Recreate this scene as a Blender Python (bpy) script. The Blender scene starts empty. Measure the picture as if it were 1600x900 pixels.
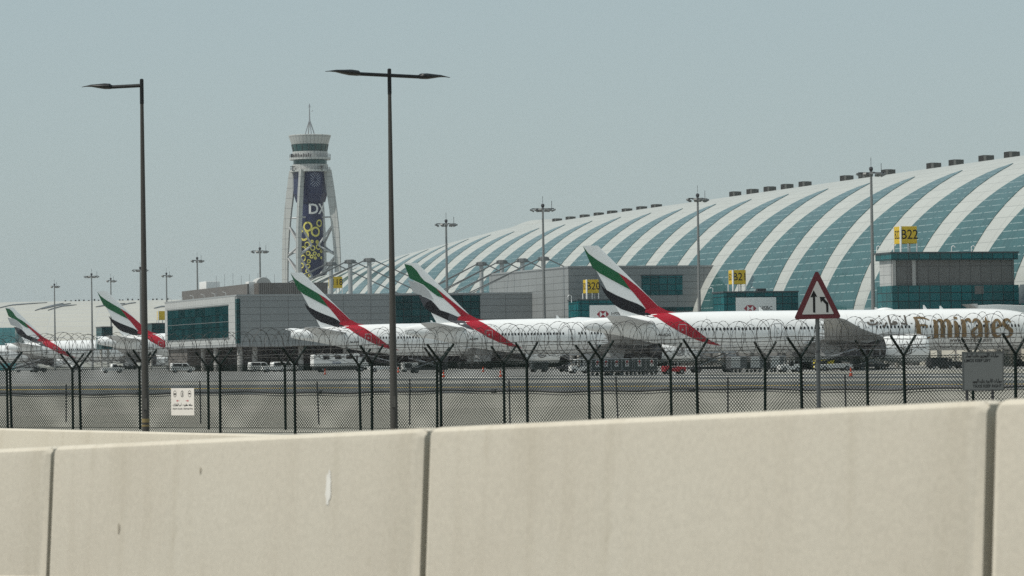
import bpy, bmesh, math, random
from mathutils import Vector, Matrix
random.seed(7)
R = math.radians
SC = bpy.context.scene
COL = SC.collection

# ------------------------------------------------------------------ camera
F = 5400.0                      # focal length in photo pixels (1600 wide)
HC = 2.0                        # camera height above the apron
ROLL, Y0 = 0.802, 564.5         # camera roll (deg), horizon row at the picture centre
PITCH = math.degrees(math.atan((Y0 - 450) * math.cos(R(ROLL)) / F))
cam_d = bpy.data.cameras.new("camera")
cam = bpy.data.objects.new("camera", cam_d)
COL.objects.link(cam)
cam_d.sensor_width = 36.0
cam_d.lens = F / 1600 * 36.0
cam_d.clip_start = 0.5
cam_d.clip_end = 20000
CM = Matrix.Rotation(R(90 + PITCH), 4, 'X') @ Matrix.Rotation(R(-ROLL), 4, 'Z')
cam.matrix_world = Matrix.Translation((0, 0, HC)) @ CM
cam_d.dof.use_dof = True
cam_d.dof.focus_distance = 150.0
cam_d.dof.aperture_fstop = 9.0
SC.camera = cam

# ------------------------------------------------------------------ sky, sun, exposure
SUN_AZ = 251.0                  # compass-like: 0 = +Y (away), 90 = +X (right); 285 = left, a little beyond
SUN_EL = 58.0
w = bpy.data.worlds.new("World")
SC.world = w
w.use_nodes = True
nt = w.node_tree
bg = nt.nodes["Background"]
sky = nt.nodes.new("ShaderNodeTexSky")
sky.sky_type = 'NISHITA'
sky.sun_disc = False
sky.sun_elevation = R(SUN_EL)
sky.sun_rotation = R(SUN_AZ)
sky.air_density = 1.2
sky.dust_density = 1.2
sky.ozone_density = 2.0
hs = nt.nodes.new("ShaderNodeHueSaturation")
hs.inputs["Saturation"].default_value = 0.8
nt.links.new(sky.outputs[0], hs.inputs["Color"])
hzm = nt.nodes.new("ShaderNodeMix")          # desert dust: the sky is an almost even grey-blue veil
hzm.data_type = 'RGBA'
hzm.inputs[0].default_value = 0.80
hzm.inputs[7].default_value = (2.75, 3.45, 3.62, 1)
nt.links.new(hs.outputs[0], hzm.inputs[6])
nt.links.new(hzm.outputs[2], bg.inputs[0])
bg.inputs[1].default_value = 0.15
sd = bpy.data.lights.new("sun", 'SUN')
sd.energy = 4.2
sd.angle = R(0.8)
sd.color = (1.0, 0.95, 0.87)
sun = bpy.data.objects.new("sun", sd)
COL.objects.link(sun)
_d = Vector((math.sin(R(SUN_AZ)) * math.cos(R(SUN_EL)), math.cos(R(SUN_AZ)) * math.cos(R(SUN_EL)), math.sin(R(SUN_EL))))
sun.rotation_euler = _d.to_track_quat('Z', 'Y').to_euler()
sun.location = _d * 300
vs = SC.view_settings
vs.view_transform = 'Standard'
vs.look = 'None'
vs.exposure = -0.2
vs.gamma = 1.0
vs.use_curve_mapping = False
SC.cycles.volume_bounces = 0
SC.cycles.max_bounces = 6
SC.cycles.use_denoising = False     # the fine fence wire keeps its grain

# ------------------------------------------------------------------ frames and measuring
PHI = R(17.0)                   # the airport's own axes: p runs right and a little away, q runs away
NV = Vector((math.cos(PHI), math.sin(PHI), 0))
AV = Vector((-math.sin(PHI), math.cos(PHI), 0))


def gz(q):
    pts = [(-9000, -.15), (124, -.15), (139, 0), (440, 0), (540, .45), (730, .85), (950, 1.1), (1500, 1.3), (9000, 1.3)]
    for (a, za), (b, zb) in zip(pts, pts[1:]):
        if q <= b:
            return za + (zb - za) * (q - a) / (b - a)
    return 1.3


def ray(x, y):
    return (CM.to_3x3() @ Vector(((x - 800) / F, (450 - y) / F, -1))).normalized()


def at(x, y, D):                # point seen at photo pixel (x, y) at depth D
    d = ray(x, y)
    return Vector((0, 0, HC)) + d * (D / d.y)


def at_q(x, y, q):              # ... on the vertical plane q = const -> (p, z)
    d = ray(x, y)
    t = q / d.dot(AV)
    P = d * t
    return P.dot(NV), P.z + HC


def at_p(x, y, p):              # ... on the vertical plane p = const -> (q, z)
    d = ray(x, y)
    t = p / d.dot(NV)
    P = d * t
    return P.dot(AV), P.z + HC


def at_z(x, y, z):              # point at height z
    d = ray(x, y)
    t = (z - HC) / d.z
    return Vector((0, 0, HC)) + d * t


def pq(p, q, z=0.0):
    v = NV * p + AV * q
    v.z = z
    return v


def qof(v):
    return v.x * AV.x + v.y * AV.y


def pof(v):
    return v.x * NV.x + v.y * NV.y


# ------------------------------------------------------------------ materials
MATS = {}


def mat(name, col, rough=0.6, metal=0.0, var=0.10, scale=3.0, spec=0.5, stretch=(1, 1, 1), bump=0.0, detail=4.0, coat=0.0):
    if name in MATS:
        return MATS[name]
    m = bpy.data.materials.new(name)
    m.use_nodes = True
    n = m.node_tree
    b = n.nodes["Principled BSDF"]
    b.inputs["Roughness"].default_value = rough
    b.inputs["Metallic"].default_value = metal
    b.inputs["Specular IOR Level"].default_value = spec
    b.inputs["Coat Weight"].default_value = coat
    tc = n.nodes.new("ShaderNodeTexCoord")
    mp = n.nodes.new("ShaderNodeMapping")
    mp.inputs["Scale"].default_value = stretch
    n.links.new(tc.outputs["Object"], mp.inputs[0])
    no = n.nodes.new("ShaderNodeTexNoise")
    no.inputs["Scale"].default_value = scale
    no.inputs["Detail"].default_value = detail
    n.links.new(mp.outputs[0], no.inputs["Vector"])
    mx = n.nodes.new("ShaderNodeMix")
    mx.data_type = 'RGBA'
    mx.inputs[6].default_value = tuple(c * (1 - var) for c in col) + (1,)
    mx.inputs[7].default_value = tuple(min(1, c * (1 + var)) for c in col) + (1,)
    n.links.new(no.outputs[0], mx.inputs[0])
    n.links.new(mx.outputs[2], b.inputs["Base Color"])
    if bump:
        bp = n.nodes.new("ShaderNodeBump")
        bp.inputs["Strength"].default_value = bump
        bp.inputs["Distance"].default_value = 0.02
        n.links.new(no.outputs[0], bp.inputs["Height"])
        n.links.new(bp.outputs[0], b.inputs["Normal"])
    MATS[name] = m
    return m


def grid_mat(name, col, line, pu, pv, wu, wv, rough=0.4, spec=0.5, pvar=0.08, metal=0.0, line2=None, broken=0.0, noise=0.06, streak=0.0):
    """cladding / glazing with joints: uv in metres; pu, pv panel size; wu, wv joint width"""
    if name in MATS:
        return MATS[name]
    m = bpy.data.materials.new(name)
    m.use_nodes = True
    n = m.node_tree
    L = n.links.new
    b = n.nodes["Principled BSDF"]
    b.inputs["Roughness"].default_value = rough
    b.inputs["Metallic"].default_value = metal
    b.inputs["Specular IOR Level"].default_value = spec
    uv = n.nodes.new("ShaderNodeUVMap")
    uv.uv_map = "uv"
    sp = n.nodes.new("ShaderNodeSeparateXYZ")
    L(uv.outputs[0], sp.inputs[0])

    def M(op, a, v=None):
        k = n.nodes.new("ShaderNodeMath")
        k.operation = op
        if hasattr(a, "default_value") or hasattr(a, "links"):
            L(a, k.inputs[0])
        else:
            k.inputs[0].default_value = a
        if v is not None:
            if hasattr(v, "links"):
                L(v, k.inputs[1])
            else:
                k.inputs[1].default_value = v
        return k.outputs[0]
    du = M('DIVIDE', sp.outputs[0], pu)
    dv = M('DIVIDE', sp.outputs[1], pv)
    lu = M('LESS_THAN', M('FRACT', du), wu / pu)
    lv = M('LESS_THAN', M('FRACT', dv), wv / pv)
    if broken:
        nz = n.nodes.new("ShaderNodeTexNoise")
        nz.inputs["Scale"].default_value = 0.9
        L(uv.outputs[0], nz.inputs["Vector"])
        lv = M('MULTIPLY', lv, M('MULTIPLY', M('GREATER_THAN', nz.outputs[0], broken), 1.0))
    cell = n.nodes.new("ShaderNodeCombineXYZ")
    L(M('FLOOR', du), cell.inputs[0])
    L(M('FLOOR', dv), cell.inputs[1])
    wn = n.nodes.new("ShaderNodeTexWhiteNoise")
    wn.noise_dimensions = '2D'
    L(cell.outputs[0], wn.inputs["Vector"])
    no = n.nodes.new("ShaderNodeTexNoise")
    no.inputs["Scale"].default_value = 0.12
    no.inputs["Detail"].default_value = 5
    L(uv.outputs[0], no.inputs["Vector"])
    val = M('ADD', M('ADD', 1.0 - pvar / 2 - noise, M('MULTIPLY', wn.outputs[0], pvar)), M('MULTIPLY', no.outputs[0], 2 * noise))
    if streak:
        mp = n.nodes.new("ShaderNodeMapping")
        mp.inputs["Scale"].default_value = (1.2, 0.05, 1)
        L(uv.outputs[0], mp.inputs[0])
        ns = n.nodes.new("ShaderNodeTexNoise")
        ns.inputs["Scale"].default_value = 1.0
        ns.inputs["Detail"].default_value = 4
        L(mp.outputs[0], ns.inputs["Vector"])
        val = M('ADD', val, M('MULTIPLY', M('SUBTRACT', ns.outputs[0], 0.5), streak))
    vm = n.nodes.new("ShaderNodeVectorMath")
    vm.operation = 'SCALE'
    vm.inputs[0].default_value = col
    L(val, vm.inputs["Scale"])
    m1 = n.nodes.new("ShaderNodeMix")
    m1.data_type = 'RGBA'
    L(lu, m1.inputs[0])
    L(vm.outputs[0], m1.inputs[6])
    m1.inputs[7].default_value = tuple(line) + (1,)
    m2 = n.nodes.new("ShaderNodeMix")
    m2.data_type = 'RGBA'
    L(lv, m2.inputs[0])
    L(m1.outputs[2], m2.inputs[6])
    m2.inputs[7].default_value = tuple(line2 or line) + (1,)
    L(m2.outputs[2], b.inputs["Base Color"])
    MATS[name] = m
    return m


WHITE = mat("aircraft_white", (.80, .81, .80), .32, var=.03, scale=.6, coat=.3)
GREYW = mat("aircraft_grey", (.36, .37, .37), .4, var=.06, scale=.8)
DKMET = mat("dark_metal", (.05, .05, .055), .45, .3, var=.25)
STEEL = mat("steel", (.35, .36, .37), .4, .6, var=.1)
BLACK = mat("black_rubber", (.018, .018, .02), .7, var=.2)
PANE = mat("dark_pane", (.010, .012, .014), .3, var=.1, spec=.25)
FGREEN = mat("flag_green", (.006, .105, .038), .4, var=.04, spec=.2)
FRED = mat("flag_red", (.33, .008, .022), .4, var=.04, spec=.2)
FBLACK = mat("flag_black", (.008, .009, .012), .45, var=.05, spec=.15)
FGREY = mat("flag_grey", (.06, .06, .068), .45, var=.08, spec=.2)
FPALE = mat("flag_pale_grey", (.45, .46, .46), .35, var=.05)
GOLD = mat("gold_lettering", (.20, .125, .05), .35, .25, var=.1)
BROWNT = mat("brown_lettering", (.10, .085, .07), .4, var=.1)
DKGREEN = mat("green_fence_coating", (.004, .011, .009), .5, var=.25, scale=8, spec=.15)
WIRE = mat("weathered_wire", (.05, .05, .048), .5, .0, var=.3, scale=6, spec=.2)
POLE = mat("grey_pole_paint", (.055, .052, .047), .45, .0, spec=.25, var=.12, scale=2.0, stretch=(1, 1, .25))
LAMPH = mat("lamp_housing", (.012, .014, .015), .45, 0, var=.15, spec=.25)
CONC = mat("precast_concrete", (.50, .465, .395), .85, var=.10, scale=2.2, stretch=(1, 1, .35), bump=.12, detail=8)
SIGNW = mat("sign_white", (.72, .72, .70), .4, var=.04)
SIGNR = mat("sign_red", (.075, .004, .009), .5, var=.08)
SIGNK = mat("sign_black", (.008, .008, .009), .5, var=.1, spec=.2)
SIGNY = mat("sign_yellow", (.60, .41, .015), .5, var=.05)
WPOST = mat("white_steel", (.75, .75, .73), .45, var=.05)
CLAD = grid_mat("grey_cladding", (.24, .255, .255), (.10, .105, .105), 5.6, 1.32, .10, .09, .45, .4, pvar=.05, streak=.10)
CLADL = grid_mat("sunlit_cladding", (.40, .41, .40), (.20, .21, .21), 2.4, 1.3, .08, .07, .5, .4, pvar=.06, streak=.08)  # cladding tone for left-hand faces, with the sunlight put into the colour
TEAL = grid_mat("teal_curtain_glass", (.006, .100, .110), (.005, .020, .024), 1.75, 1.28, .12, .13, .22, .3, pvar=.45, noise=.12)
TEALD = grid_mat("dark_teal_glass", (.010, .062, .066), (.006, .012, .014), 1.75, 1.4, .12, .13, .3, .05, pvar=.55, noise=.15)
SHELL = grid_mat("white_roof_panel", (.385, .40, .375), (.27, .285, .27), 7.0, 2.6, .16, .14, .45, .4, pvar=.05, noise=.05)
DGLASS = grid_mat("dome_glass", (.026, .088, .090), (.05, .115, .118), 1.75, 1.62, .10, .17, .16, .42, pvar=.22, line2=(.19, .26, .255), broken=.46, noise=.10)
GLASSD = mat("tinted_glass", (.015, .07, .072), .12, var=.2, scale=.4)
LOUV = grid_mat("brown_louvre", (.155, .145, .135), (.06, .055, .05), .42, 40, .12, .1, .6, .3, pvar=.2)
ULDM = mat("container_aluminium_dark", (.10, .11, .115), .5, .3, var=.25, scale=2)
ULDW = mat("container_white", (.66, .66, .64), .5, var=.08, scale=2)
ORANGE = mat("cone_orange", (.75, .10, .04), .5, var=.1)
VYEL = mat("vehicle_yellow", (.62, .50, .04), .45, var=.1)
VRED = mat("vehicle_red", (.42, .02, .03), .45, var=.1)
BLUE = mat("tower_wrap_blue", (.009, .017, .062), .5, var=.15, scale=.5)
YGOLD = mat("wrap_yellow", (.62, .56, .13), .5, var=.1)
TCLAD = grid_mat("tower_cladding", (.42, .435, .42), (.25, .26, .26), 3.0, 3.3, .18, .16, .5, .4, pvar=.06)
DARKSH = mat("undercroft_shade", (.035, .035, .035), .8, var=.3)  # near-black that carries the shade beneath the raised pier


# ------------------------------------------------------------------ mesh building
class MB:
    def __init__(s):
        s.v, s.f, s.m, s.uv = [], [], [], {}

    def face(s, pts, m=0, uv=None):
        i = len(s.v)
        s.v.extend(tuple(p) for p in pts)
        s.f.append(tuple(range(i, i + len(pts))))
        s.m.append(m)
        if uv:
            s.uv[len(s.f) - 1] = uv
        return s

    def box(s, x0, x1, y0, y1, z0, z1, m=0, T=None):
        c = [Vector((x, y, z)) for z in (z0, z1) for y in (y0, y1) for x in (x0, x1)]
        if T:
            c = [T @ q for q in c]
        i = len(s.v)
        s.v.extend(tuple(q) for q in c)
        for q in ((0, 2, 3, 1), (4, 5, 7, 6), (0, 1, 5, 4), (2, 6, 7, 3), (0, 4, 6, 2), (1, 3, 7, 5)):
            s.f.append(tuple(i + k for k in q))
            s.m.append(m)
        return s

    def loft(s, rings, m=0, closed=True, cap=True):
        n = len(rings[0])
        i = len(s.v)
        for r in rings:
            s.v.extend(tuple(p) for p in r)
        for a in range(len(rings) - 1):
            for b in range(n if closed else n - 1):
                c = (b + 1) % n
                s.f.append((i + a * n + b, i + a * n + c, i + (a + 1) * n + c, i + (a + 1) * n + b))
                s.m.append(m)
        if cap and closed:
            s.f.append(tuple(i + k for k in range(n))[::-1])
            s.f.append(tuple(i + (len(rings) - 1) * n + k for k in range(n)))
            s.m += [m, m]
        return s

    def tube(s, pts, r, n=6, m=0, cap=True):
        pts = [Vector(p) for p in pts]
        rr = r if isinstance(r, (list, tuple)) else [r] * len(pts)
        rings = []
        up = None
        for k, p in enumerate(pts):
            t = (pts[min(k + 1, len(pts) - 1)] - pts[max(k - 1, 0)]).normalized()
            if up is None:
                up = Vector((0, 0, 1)) if abs(t.z) < .9 else Vector((1, 0, 0))
            a = t.cross(up).normalized()
            up = a.cross(t).normalized()
            rings.append([p + (a * math.cos(2 * math.pi * j / n) + up * math.sin(2 * math.pi * j / n)) * rr[k] for j in range(n)])
        return s.loft(rings, m, True, cap)

    def lathe(s, prof, n=24, m=0, axis='z', c=(0, 0, 0), cap=True):
        rings = []
        for (h, r) in prof:
            ring = []
            for j in range(n):
                a = 2 * math.pi * j / n
                if axis == 'z':
                    ring.append((c[0] + r * math.cos(a), c[1] + r * math.sin(a), c[2] + h))
                elif axis == 'x':
                    ring.append((c[0] + h, c[1] + r * math.cos(a), c[2] + r * math.sin(a)))
                else:
                    ring.append((c[0] + r * math.sin(a), c[1] + h, c[2] + r * math.cos(a)))
            rings.append(ring)
        return s.loft(rings, m, True, cap)

    def prism(s, poly, y0, y1, m=0, plane='xz'):
        if plane == 'xz':
            a = [(x, y0, z) for x, z in poly]
            b = [(x, y1, z) for x, z in poly]
        elif plane == 'yz':
            a = [(y0, x, z) for x, z in poly]
            b = [(y1, x, z) for x, z in poly]
        else:
            a = [(x, z, y0) for x, z in poly]
            b = [(x, z, y1) for x, z in poly]
        return s.loft([a, b], m)

    def build(s, name, mats, parent=None, loc=(0, 0, 0), rotz=0.0, smooth=False, bevel=0.0, sharp=35, label=None):
        me = bpy.data.meshes.new(name)
        me.from_pydata(s.v, [], s.f)
        mats = mats if isinstance(mats, (list, tuple)) else [mats]
        for q in mats:
            me.materials.append(q)
        me.polygons.foreach_set("material_index", s.m)
        ul = me.uv_layers.new(name="uv")
        for pi, p in enumerate(me.polygons):
            if pi in s.uv:
                for k, li in enumerate(p.loop_indices):
                    ul.data[li].uv = s.uv[pi][k]
                continue
            nn = p.normal
            if abs(nn.z) > .75:
                for li in p.loop_indices:
                    co = me.vertices[me.loops[li].vertex_index].co
                    ul.data[li].uv = (co.x, co.y)
            else:
                t = Vector((-nn.y, nn.x, 0)).normalized() if abs(nn.x) + abs(nn.y) > 1e-6 else Vector((1, 0, 0))
                for li in p.loop_indices:
                    co = me.vertices[me.loops[li].vertex_index].co
                    ul.data[li].uv = (co.x * t.x + co.y * t.y, co.z)
        bm = bmesh.new()
        bm.from_mesh(me)
        bmesh.ops.recalc_face_normals(bm, faces=bm.faces)
        bm.to_mesh(me)
        bm.free()
        if smooth:
            me.polygons.foreach_set("use_smooth", [True] * len(me.polygons))
            try:
                me.set_sharp_from_angle(angle=R(sharp))
            except Exception:
                pass
        o = bpy.data.objects.new(name, me)
        COL.objects.link(o)
        o.location = loc
        o.rotation_euler = (0, 0, rotz)
        if parent:
            o.parent = parent
        if bevel:
            md = o.modifiers.new("bevel", 'BEVEL')
            md.width = bevel
            md.segments = 2
            md.limit_method = 'ANGLE'
        if label:
            o["label"] = label
        return o


def tag(o, label, cat, group=None):
    o["label"] = label
    o["category"] = cat
    if group:
        o["group"] = group
    return o


def thing(name, label, cat, loc=(0, 0, 0), rotz=0.0, group=None):
    o = bpy.data.objects.new(name, None)
    COL.objects.link(o)
    o.empty_display_size = .1
    o.location = loc
    o.rotation_euler = (0, 0, rotz)
    return tag(o, label, cat, group)


def struct(o, kind="structure"):
    o["kind"] = kind
    return o


KIDS = {}


def copy_tree(o, parent=None):
    c = o.copy()
    COL.objects.link(c)
    if parent:
        c.parent = parent
    for ch in [k for k in bpy.data.objects if k.parent == o] if o not in KIDS else KIDS[o]:
        copy_tree(ch, c)
    return c


def text_tris(s, size, align='CENTER', bold=0.0):
    """lettering in Blender's own font -> list of 2D polygons, centred"""
    cu = bpy.data.curves.new("lettering", 'FONT')
    cu.body = s
    cu.size = size
    cu.align_x = align
    cu.align_y = 'CENTER'
    cu.offset = bold
    cu.resolution_u = 3
    o = bpy.data.objects.new("lettering", cu)
    COL.objects.link(o)
    bpy.context.view_layer.update()
    me = bpy.data.meshes.new_from_object(o.evaluated_get(bpy.context.evaluated_depsgraph_get()))
    polys = [[(me.vertices[i].co.x, me.vertices[i].co.y) for i in p.vertices] for p in me.polygons]
    bpy.data.objects.remove(o)
    bpy.data.curves.remove(cu)
    bpy.data.meshes.remove(me)
    return polys


def ribbon(pts, ws, n=6):
    """flat pen stroke through pts (2D) with widths ws -> list of quads (2D)"""
    P = [Vector(p).to_2d() for p in pts]
    if len(P) > 2:                        # smooth the stroke
        Q, W2 = [], []
        for i in range(len(P) - 1):
            p0, p1, p2, p3 = P[max(i - 1, 0)], P[i], P[i + 1], P[min(i + 2, len(P) - 1)]
            for k in range(n):
                t = k / n
                Q.append(.5 * ((2 * p1) + (p2 - p0) * t + (2 * p0 - 5 * p1 + 4 * p2 - p3) * t * t + (3 * p1 - p0 - 3 * p2 + p3) * t ** 3))
                W2.append(ws[i] + (ws[i + 1] - ws[i]) * t)
        Q.append(P[-1])
        W2.append(ws[-1])
    else:
        Q, W2 = P, list(ws)
    L, Rr = [], []
    for i, p in enumerate(Q):
        t = (Q[min(i + 1, len(Q) - 1)] - Q[max(i - 1, 0)])
        t = t.normalized() if t.length else Vector((1, 0))
        nn = Vector((-t.y, t.x))
        L.append(p + nn * W2[i] / 2)
        Rr.append(p - nn * W2[i] / 2)
    return [[tuple(L[i]), tuple(Rr[i]), tuple(Rr[i + 1]), tuple(L[i + 1])] for i in range(len(Q) - 1)]


# joined Arabic letters as pen strokes; each letter is drawn right to left from x = 0 to x = -width
AR = {  # width, strokes (x to the left is negative), dots, joins to the next
    'ا': (.30, [[(-.05, 0), (-.08, 1.0)]], [], False), 'A': (.30, [[(0, 0), (-.12, .04), (-.15, 1.0)]], [], False),
    'إ': (.34, [[(-.05, 0), (-.08, .95)]], [(-.08, -.28)], False), 'أ': (.34, [[(-.05, 0), (-.08, .85)]], [(-.08, 1.1)], False),
    'ل': (.36, [[(0, 0), (-.1, .02), (-.1, 1.0)], [(-.1, .02), (-.36, 0)]], [], True),
    'م': (.42, [[(0, 0), (-.1, .22), (-.28, .2), (-.26, 0), (-.1, 0), (-.42, 0)]], [], True),
    'ر': (.34, [[(0, .12), (-.1, .05), (-.16, -.18), (-.38, -.28)]], [], False),
    'ز': (.34, [[(0, .12), (-.1, .05), (-.16, -.18), (-.38, -.28)]], [(-.12, .36)], False),
    'ت': (.72, [[(0, .28), (-.06, .05), (-.34, -.03), (-.62, .05), (-.68, .3)]], [(-.28, .42), (-.42, .42)], False),
    'ة': (.4, [[(0, 0), (-.1, .3), (-.3, .18), (-.25, 0), (-.05, 0)]], [(-.12, .5), (-.26, .5)], False),
    'س': (.72, [[(0, .25), (-.08, 0), (-.2, .02), (-.22, .22), (-.26, 0), (-.42, .02), (-.44, .22), (-.5, 0), (-.72, 0)]], [], True),
    'ي': (.28, [[(0, 0), (-.12, .26), (-.16, 0), (-.28, 0)]], [(-.08, -.22), (-.2, -.22)], True),
    'ن': (.5, [[(0, .22), (-.06, -.1), (-.25, -.22), (-.44, -.08), (-.46, .18)]], [(-.26, .3)], False),
    'و': (.36, [[(0, 0), (-.1, .26), (-.24, .16), (-.12, 0), (-.22, -.2), (-.4, -.26)]], [], False),
    'ج': (.5, [[(0, .3), (-.4, .3), (-.15, .02), (-.5, 0)]], [(-.22, -.25)], True),
    'خ': (.5, [[(0, .3), (-.4, .3), (-.15, .02), (-.5, 0)]], [(-.22, .55)], True),
    'ح': (.5, [[(0, .3), (-.4, .3), (-.15, .02), (-.5, 0)]], [], True),
    'ق': (.4, [[(0, 0), (-.1, .3), (-.26, .2), (-.2, 0), (-.4, 0)]], [(-.1, .5), (-.24, .5)], True),
    'ط': (.56, [[(0, 0), (-.3, .3), (-.48, .14), (-.4, 0), (0, 0), (-.56, 0)], [(-.16, .1), (-.16, .95)]], [], True),
    'ظ': (.56, [[(0, 0), (-.3, .3), (-.48, .14), (-.4, 0), (0, 0), (-.56, 0)], [(-.16, .1), (-.16, .95)]], [(-.34, .5)], True),
    ' ': (.3, [], [], False), '-': (.5, [[(-.1, .25), (-.4, .25)]], [], False)}


def arabic(s, h, w=.13, stretch=1.0):
    """2D polygons of a line of Arabic, height of an alef = h, centred on its own width"""
    x, out = 0.0, []
    joined = False
    for ch in s:
        k = 'A' if (ch == 'ا' and joined) else ch
        wd, st, dots, jn = AR[k]
        for q in st:
            out += ribbon([(x + a * stretch, b) for a, b in q], [w] * len(q), 4)
        for (a, b) in dots:
            out.append([(x + a * stretch - w * .55, b - w * .55), (x + a * stretch + w * .55, b - w * .55), (x + a * stretch + w * .55, b + w * .55), (x + a * stretch - w * .55, b + w * .55)])
        x -= wd * stretch + (0 if jn else .08)
        joined = jn
    return [[((a - x / 2) * h, b * h) for a, b in q] for q in out]


def flat(polys, fn, mb=None, m=0, eps=0.0):
    """lay 2D polygons on a surface; fn(u, v) -> point. eps lifts each polygon a hair above the one before"""
    mb = mb or MB()
    for k, q in enumerate(polys):
        mb.face([fn(u, v, eps * k) for u, v in q], m)
    return mb

# ================================================================== THE SETTING
# ground: one sheet in the airport's own axes, rising very gently away from the road
gm = mat("sandy_ground", (.33, .315, .265), .9, var=.09, scale=.06, stretch=(1, 1, 1), bump=.1, detail=8)
mb = MB()
for a, b in zip((-5000, 124, 139, 440, 540, 730, 950, 1500), (124, 139, 440, 540, 730, 950, 1500, 6000)):
    mb.face([pq(-5000, a, gz(a)), pq(5000, a, gz(a)), pq(5000, b, gz(b)), pq(-5000, b, gz(b))])
struct(mb.build("ground", gm))
# apron concrete beyond the taxi lane, following the same gentle rise
am = grid_mat("apron_concrete", (.30, .30, .285), (.17, .17, .165), 7.5, 7.5, .12, .12, .85, .3, pvar=.10, noise=.14)
mb = MB()
qs = [428, 440, 540, 730, 950, 1400]
for a, b in zip(qs, qs[1:]):
    mb.face([pq(-140, a, gz(a) + .004), pq(330, a, gz(a) + .004), pq(330, b, gz(b) + .004), pq(-140, b, gz(b) + .004)],
            uv=[(-140, a), (330, a), (330, b), (-140, b)])
struct(mb.build("apron", am))


def strip(name, nearL, nearR, farL, farR, z, m, n=1, label=None):
    """a paved strip between two photographed edges, extended to both sides"""
    a0, a1, b0, b1 = at_z(*nearL, z), at_z(*nearR, z), at_z(*farL, z), at_z(*farR, z)
    ea, eb = (a1 - a0) * .35, (b1 - b0) * .35
    mb_ = MB()
    mb_.face([a0 - ea, a1 + ea, b1 + eb, b0 - eb])
    return struct(mb_.build(name, m))


asph = mat("asphalt", (.105, .112, .112), .85, var=.30, scale=.07, stretch=(1, 3, 1), bump=.1, detail=8)
lane = mat("worn_concrete_lane", (.32, .31, .27), .85, var=.2, scale=.08, detail=8)
pline = mat("road_line_paint", (.62, .60, .54), .7, var=.15, scale=.5)
yline = mat("yellow_line_paint", (.50, .34, .05), .7, var=.2, scale=.5)
strip("taxi_lane", (0, 618), (1600, 607), (0, 590), (1600, 583), .004, asph)
strip("perimeter_lane", (0, 603.5), (1600, 594), (0, 598), (1600, 590), .008, lane)
strip("edge_line", (0, 594), (1600, 586.6), (0, 592.6), (1600, 585.6), .012, pline)
strip("centre_line", (0, 609.5), (1600, 600.2), (0, 608.6), (1600, 599.6), .012, yline)
strip("service_track", (0, 652), (1600, 622), (0, 641), (1600, 615), .004, mat("pale_track", (.36, .34, .29), .9, var=.14, scale=.15, detail=8))

# the road the photograph is taken from: a ramp that climbs to the right, on a bank
RX = [(-.1328, 1.0), (-.0246, 1 - .168), (.1383, 1 - .336)]
D0 = 19.8
J = [at(83, 697, D0), at(667, 671, D0 * .832), at(1549, 624.5, D0 * .664)]
TOPZ = [j.z for j in J]
BD = Vector((.1123 * D0 / 4.0, -.168 * D0 / 4.0, 0))
BD = Vector((J[2].x - J[0].x, J[2].y - J[0].y, 0)).normalized()
BN = Vector((-BD.y, BD.x, 0))           # away from the camera
if BN.y < 0:
    BN = -BN
SLOPE = (TOPZ[2] - TOPZ[0]) / (J[2] - J[0]).to_2d().length
STEP = (J[2] - J[0]).to_2d().length / 2
BH = 1.07


def road_z(v):
    s = (Vector((v.x, v.y, 0)) - Vector((J[0].x, J[0].y, 0))).dot(BD)
    return TOPZ[0] - BH + SLOPE * s


mb = MB()
rp = []
for s in (-40, 40):
    row = []
    for o, dz in ((-16, 0), (3.2, 0), (3.6, -.02), (7.5, -2.2)):
        P = Vector((J[0].x, J[0].y, 0)) + BD * s + BN * o
        z = max(road_z(P) + dz, -.4)
        if o == 7.5:
            z = -.1
        row.append(Vector((P.x, P.y, z)))
    rp.append(row)
mb.loft(rp, 0, closed=False, cap=False)
struct(mb.build("road", mat("road_asphalt", (.06, .06, .06), .9, var=.2, scale=2, bump=.2, detail=8)))
mb = MB()
ln = []
for s in (-40, 40):
    for o in (-1.0, -.85):
        P = Vector((J[0].x, J[0].y, 0)) + BD * s + BN * o
        ln.append(Vector((P.x, P.y, road_z(P) + .004)))
mb.face([ln[0], ln[1], ln[3], ln[2]])
struct(mb.build("road_marking", pline))

# ------------------------------------------------------------------ concrete barriers
# profile: (offset away from the road-side toe, height)
BPROF = [(0, 0), (.0, .08), (.178, .33), (.217, 1.02), (.222, 1.048), (.242, 1.066), (.27, 1.07), (.33, 1.07), (.37, 1.06), (.385, 1.02), (.415, .33), (.60, .08), (.60, 0)]


def barrier_block(L, gap, slope, prof=BPROF):
    mb_ = MB()
    xs = [0, .025, .05, L * .25, L * .5, L * .75, L - gap - .05, L - gap - .025, L - gap]
    rings = []
    for i, x in enumerate(xs):
        k = {0: .022, 1: .006, 7: .006, 8: .022}.get(i, 0.0)     # eased ends
        rings.append([(x, o + (k if j < 6 else -k), z - (k * .7 if 3 < j < 9 else 0) + slope * x) for j, (o, z) in enumerate(prof)])
    mb_.loft(rings)
    return mb_


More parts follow.
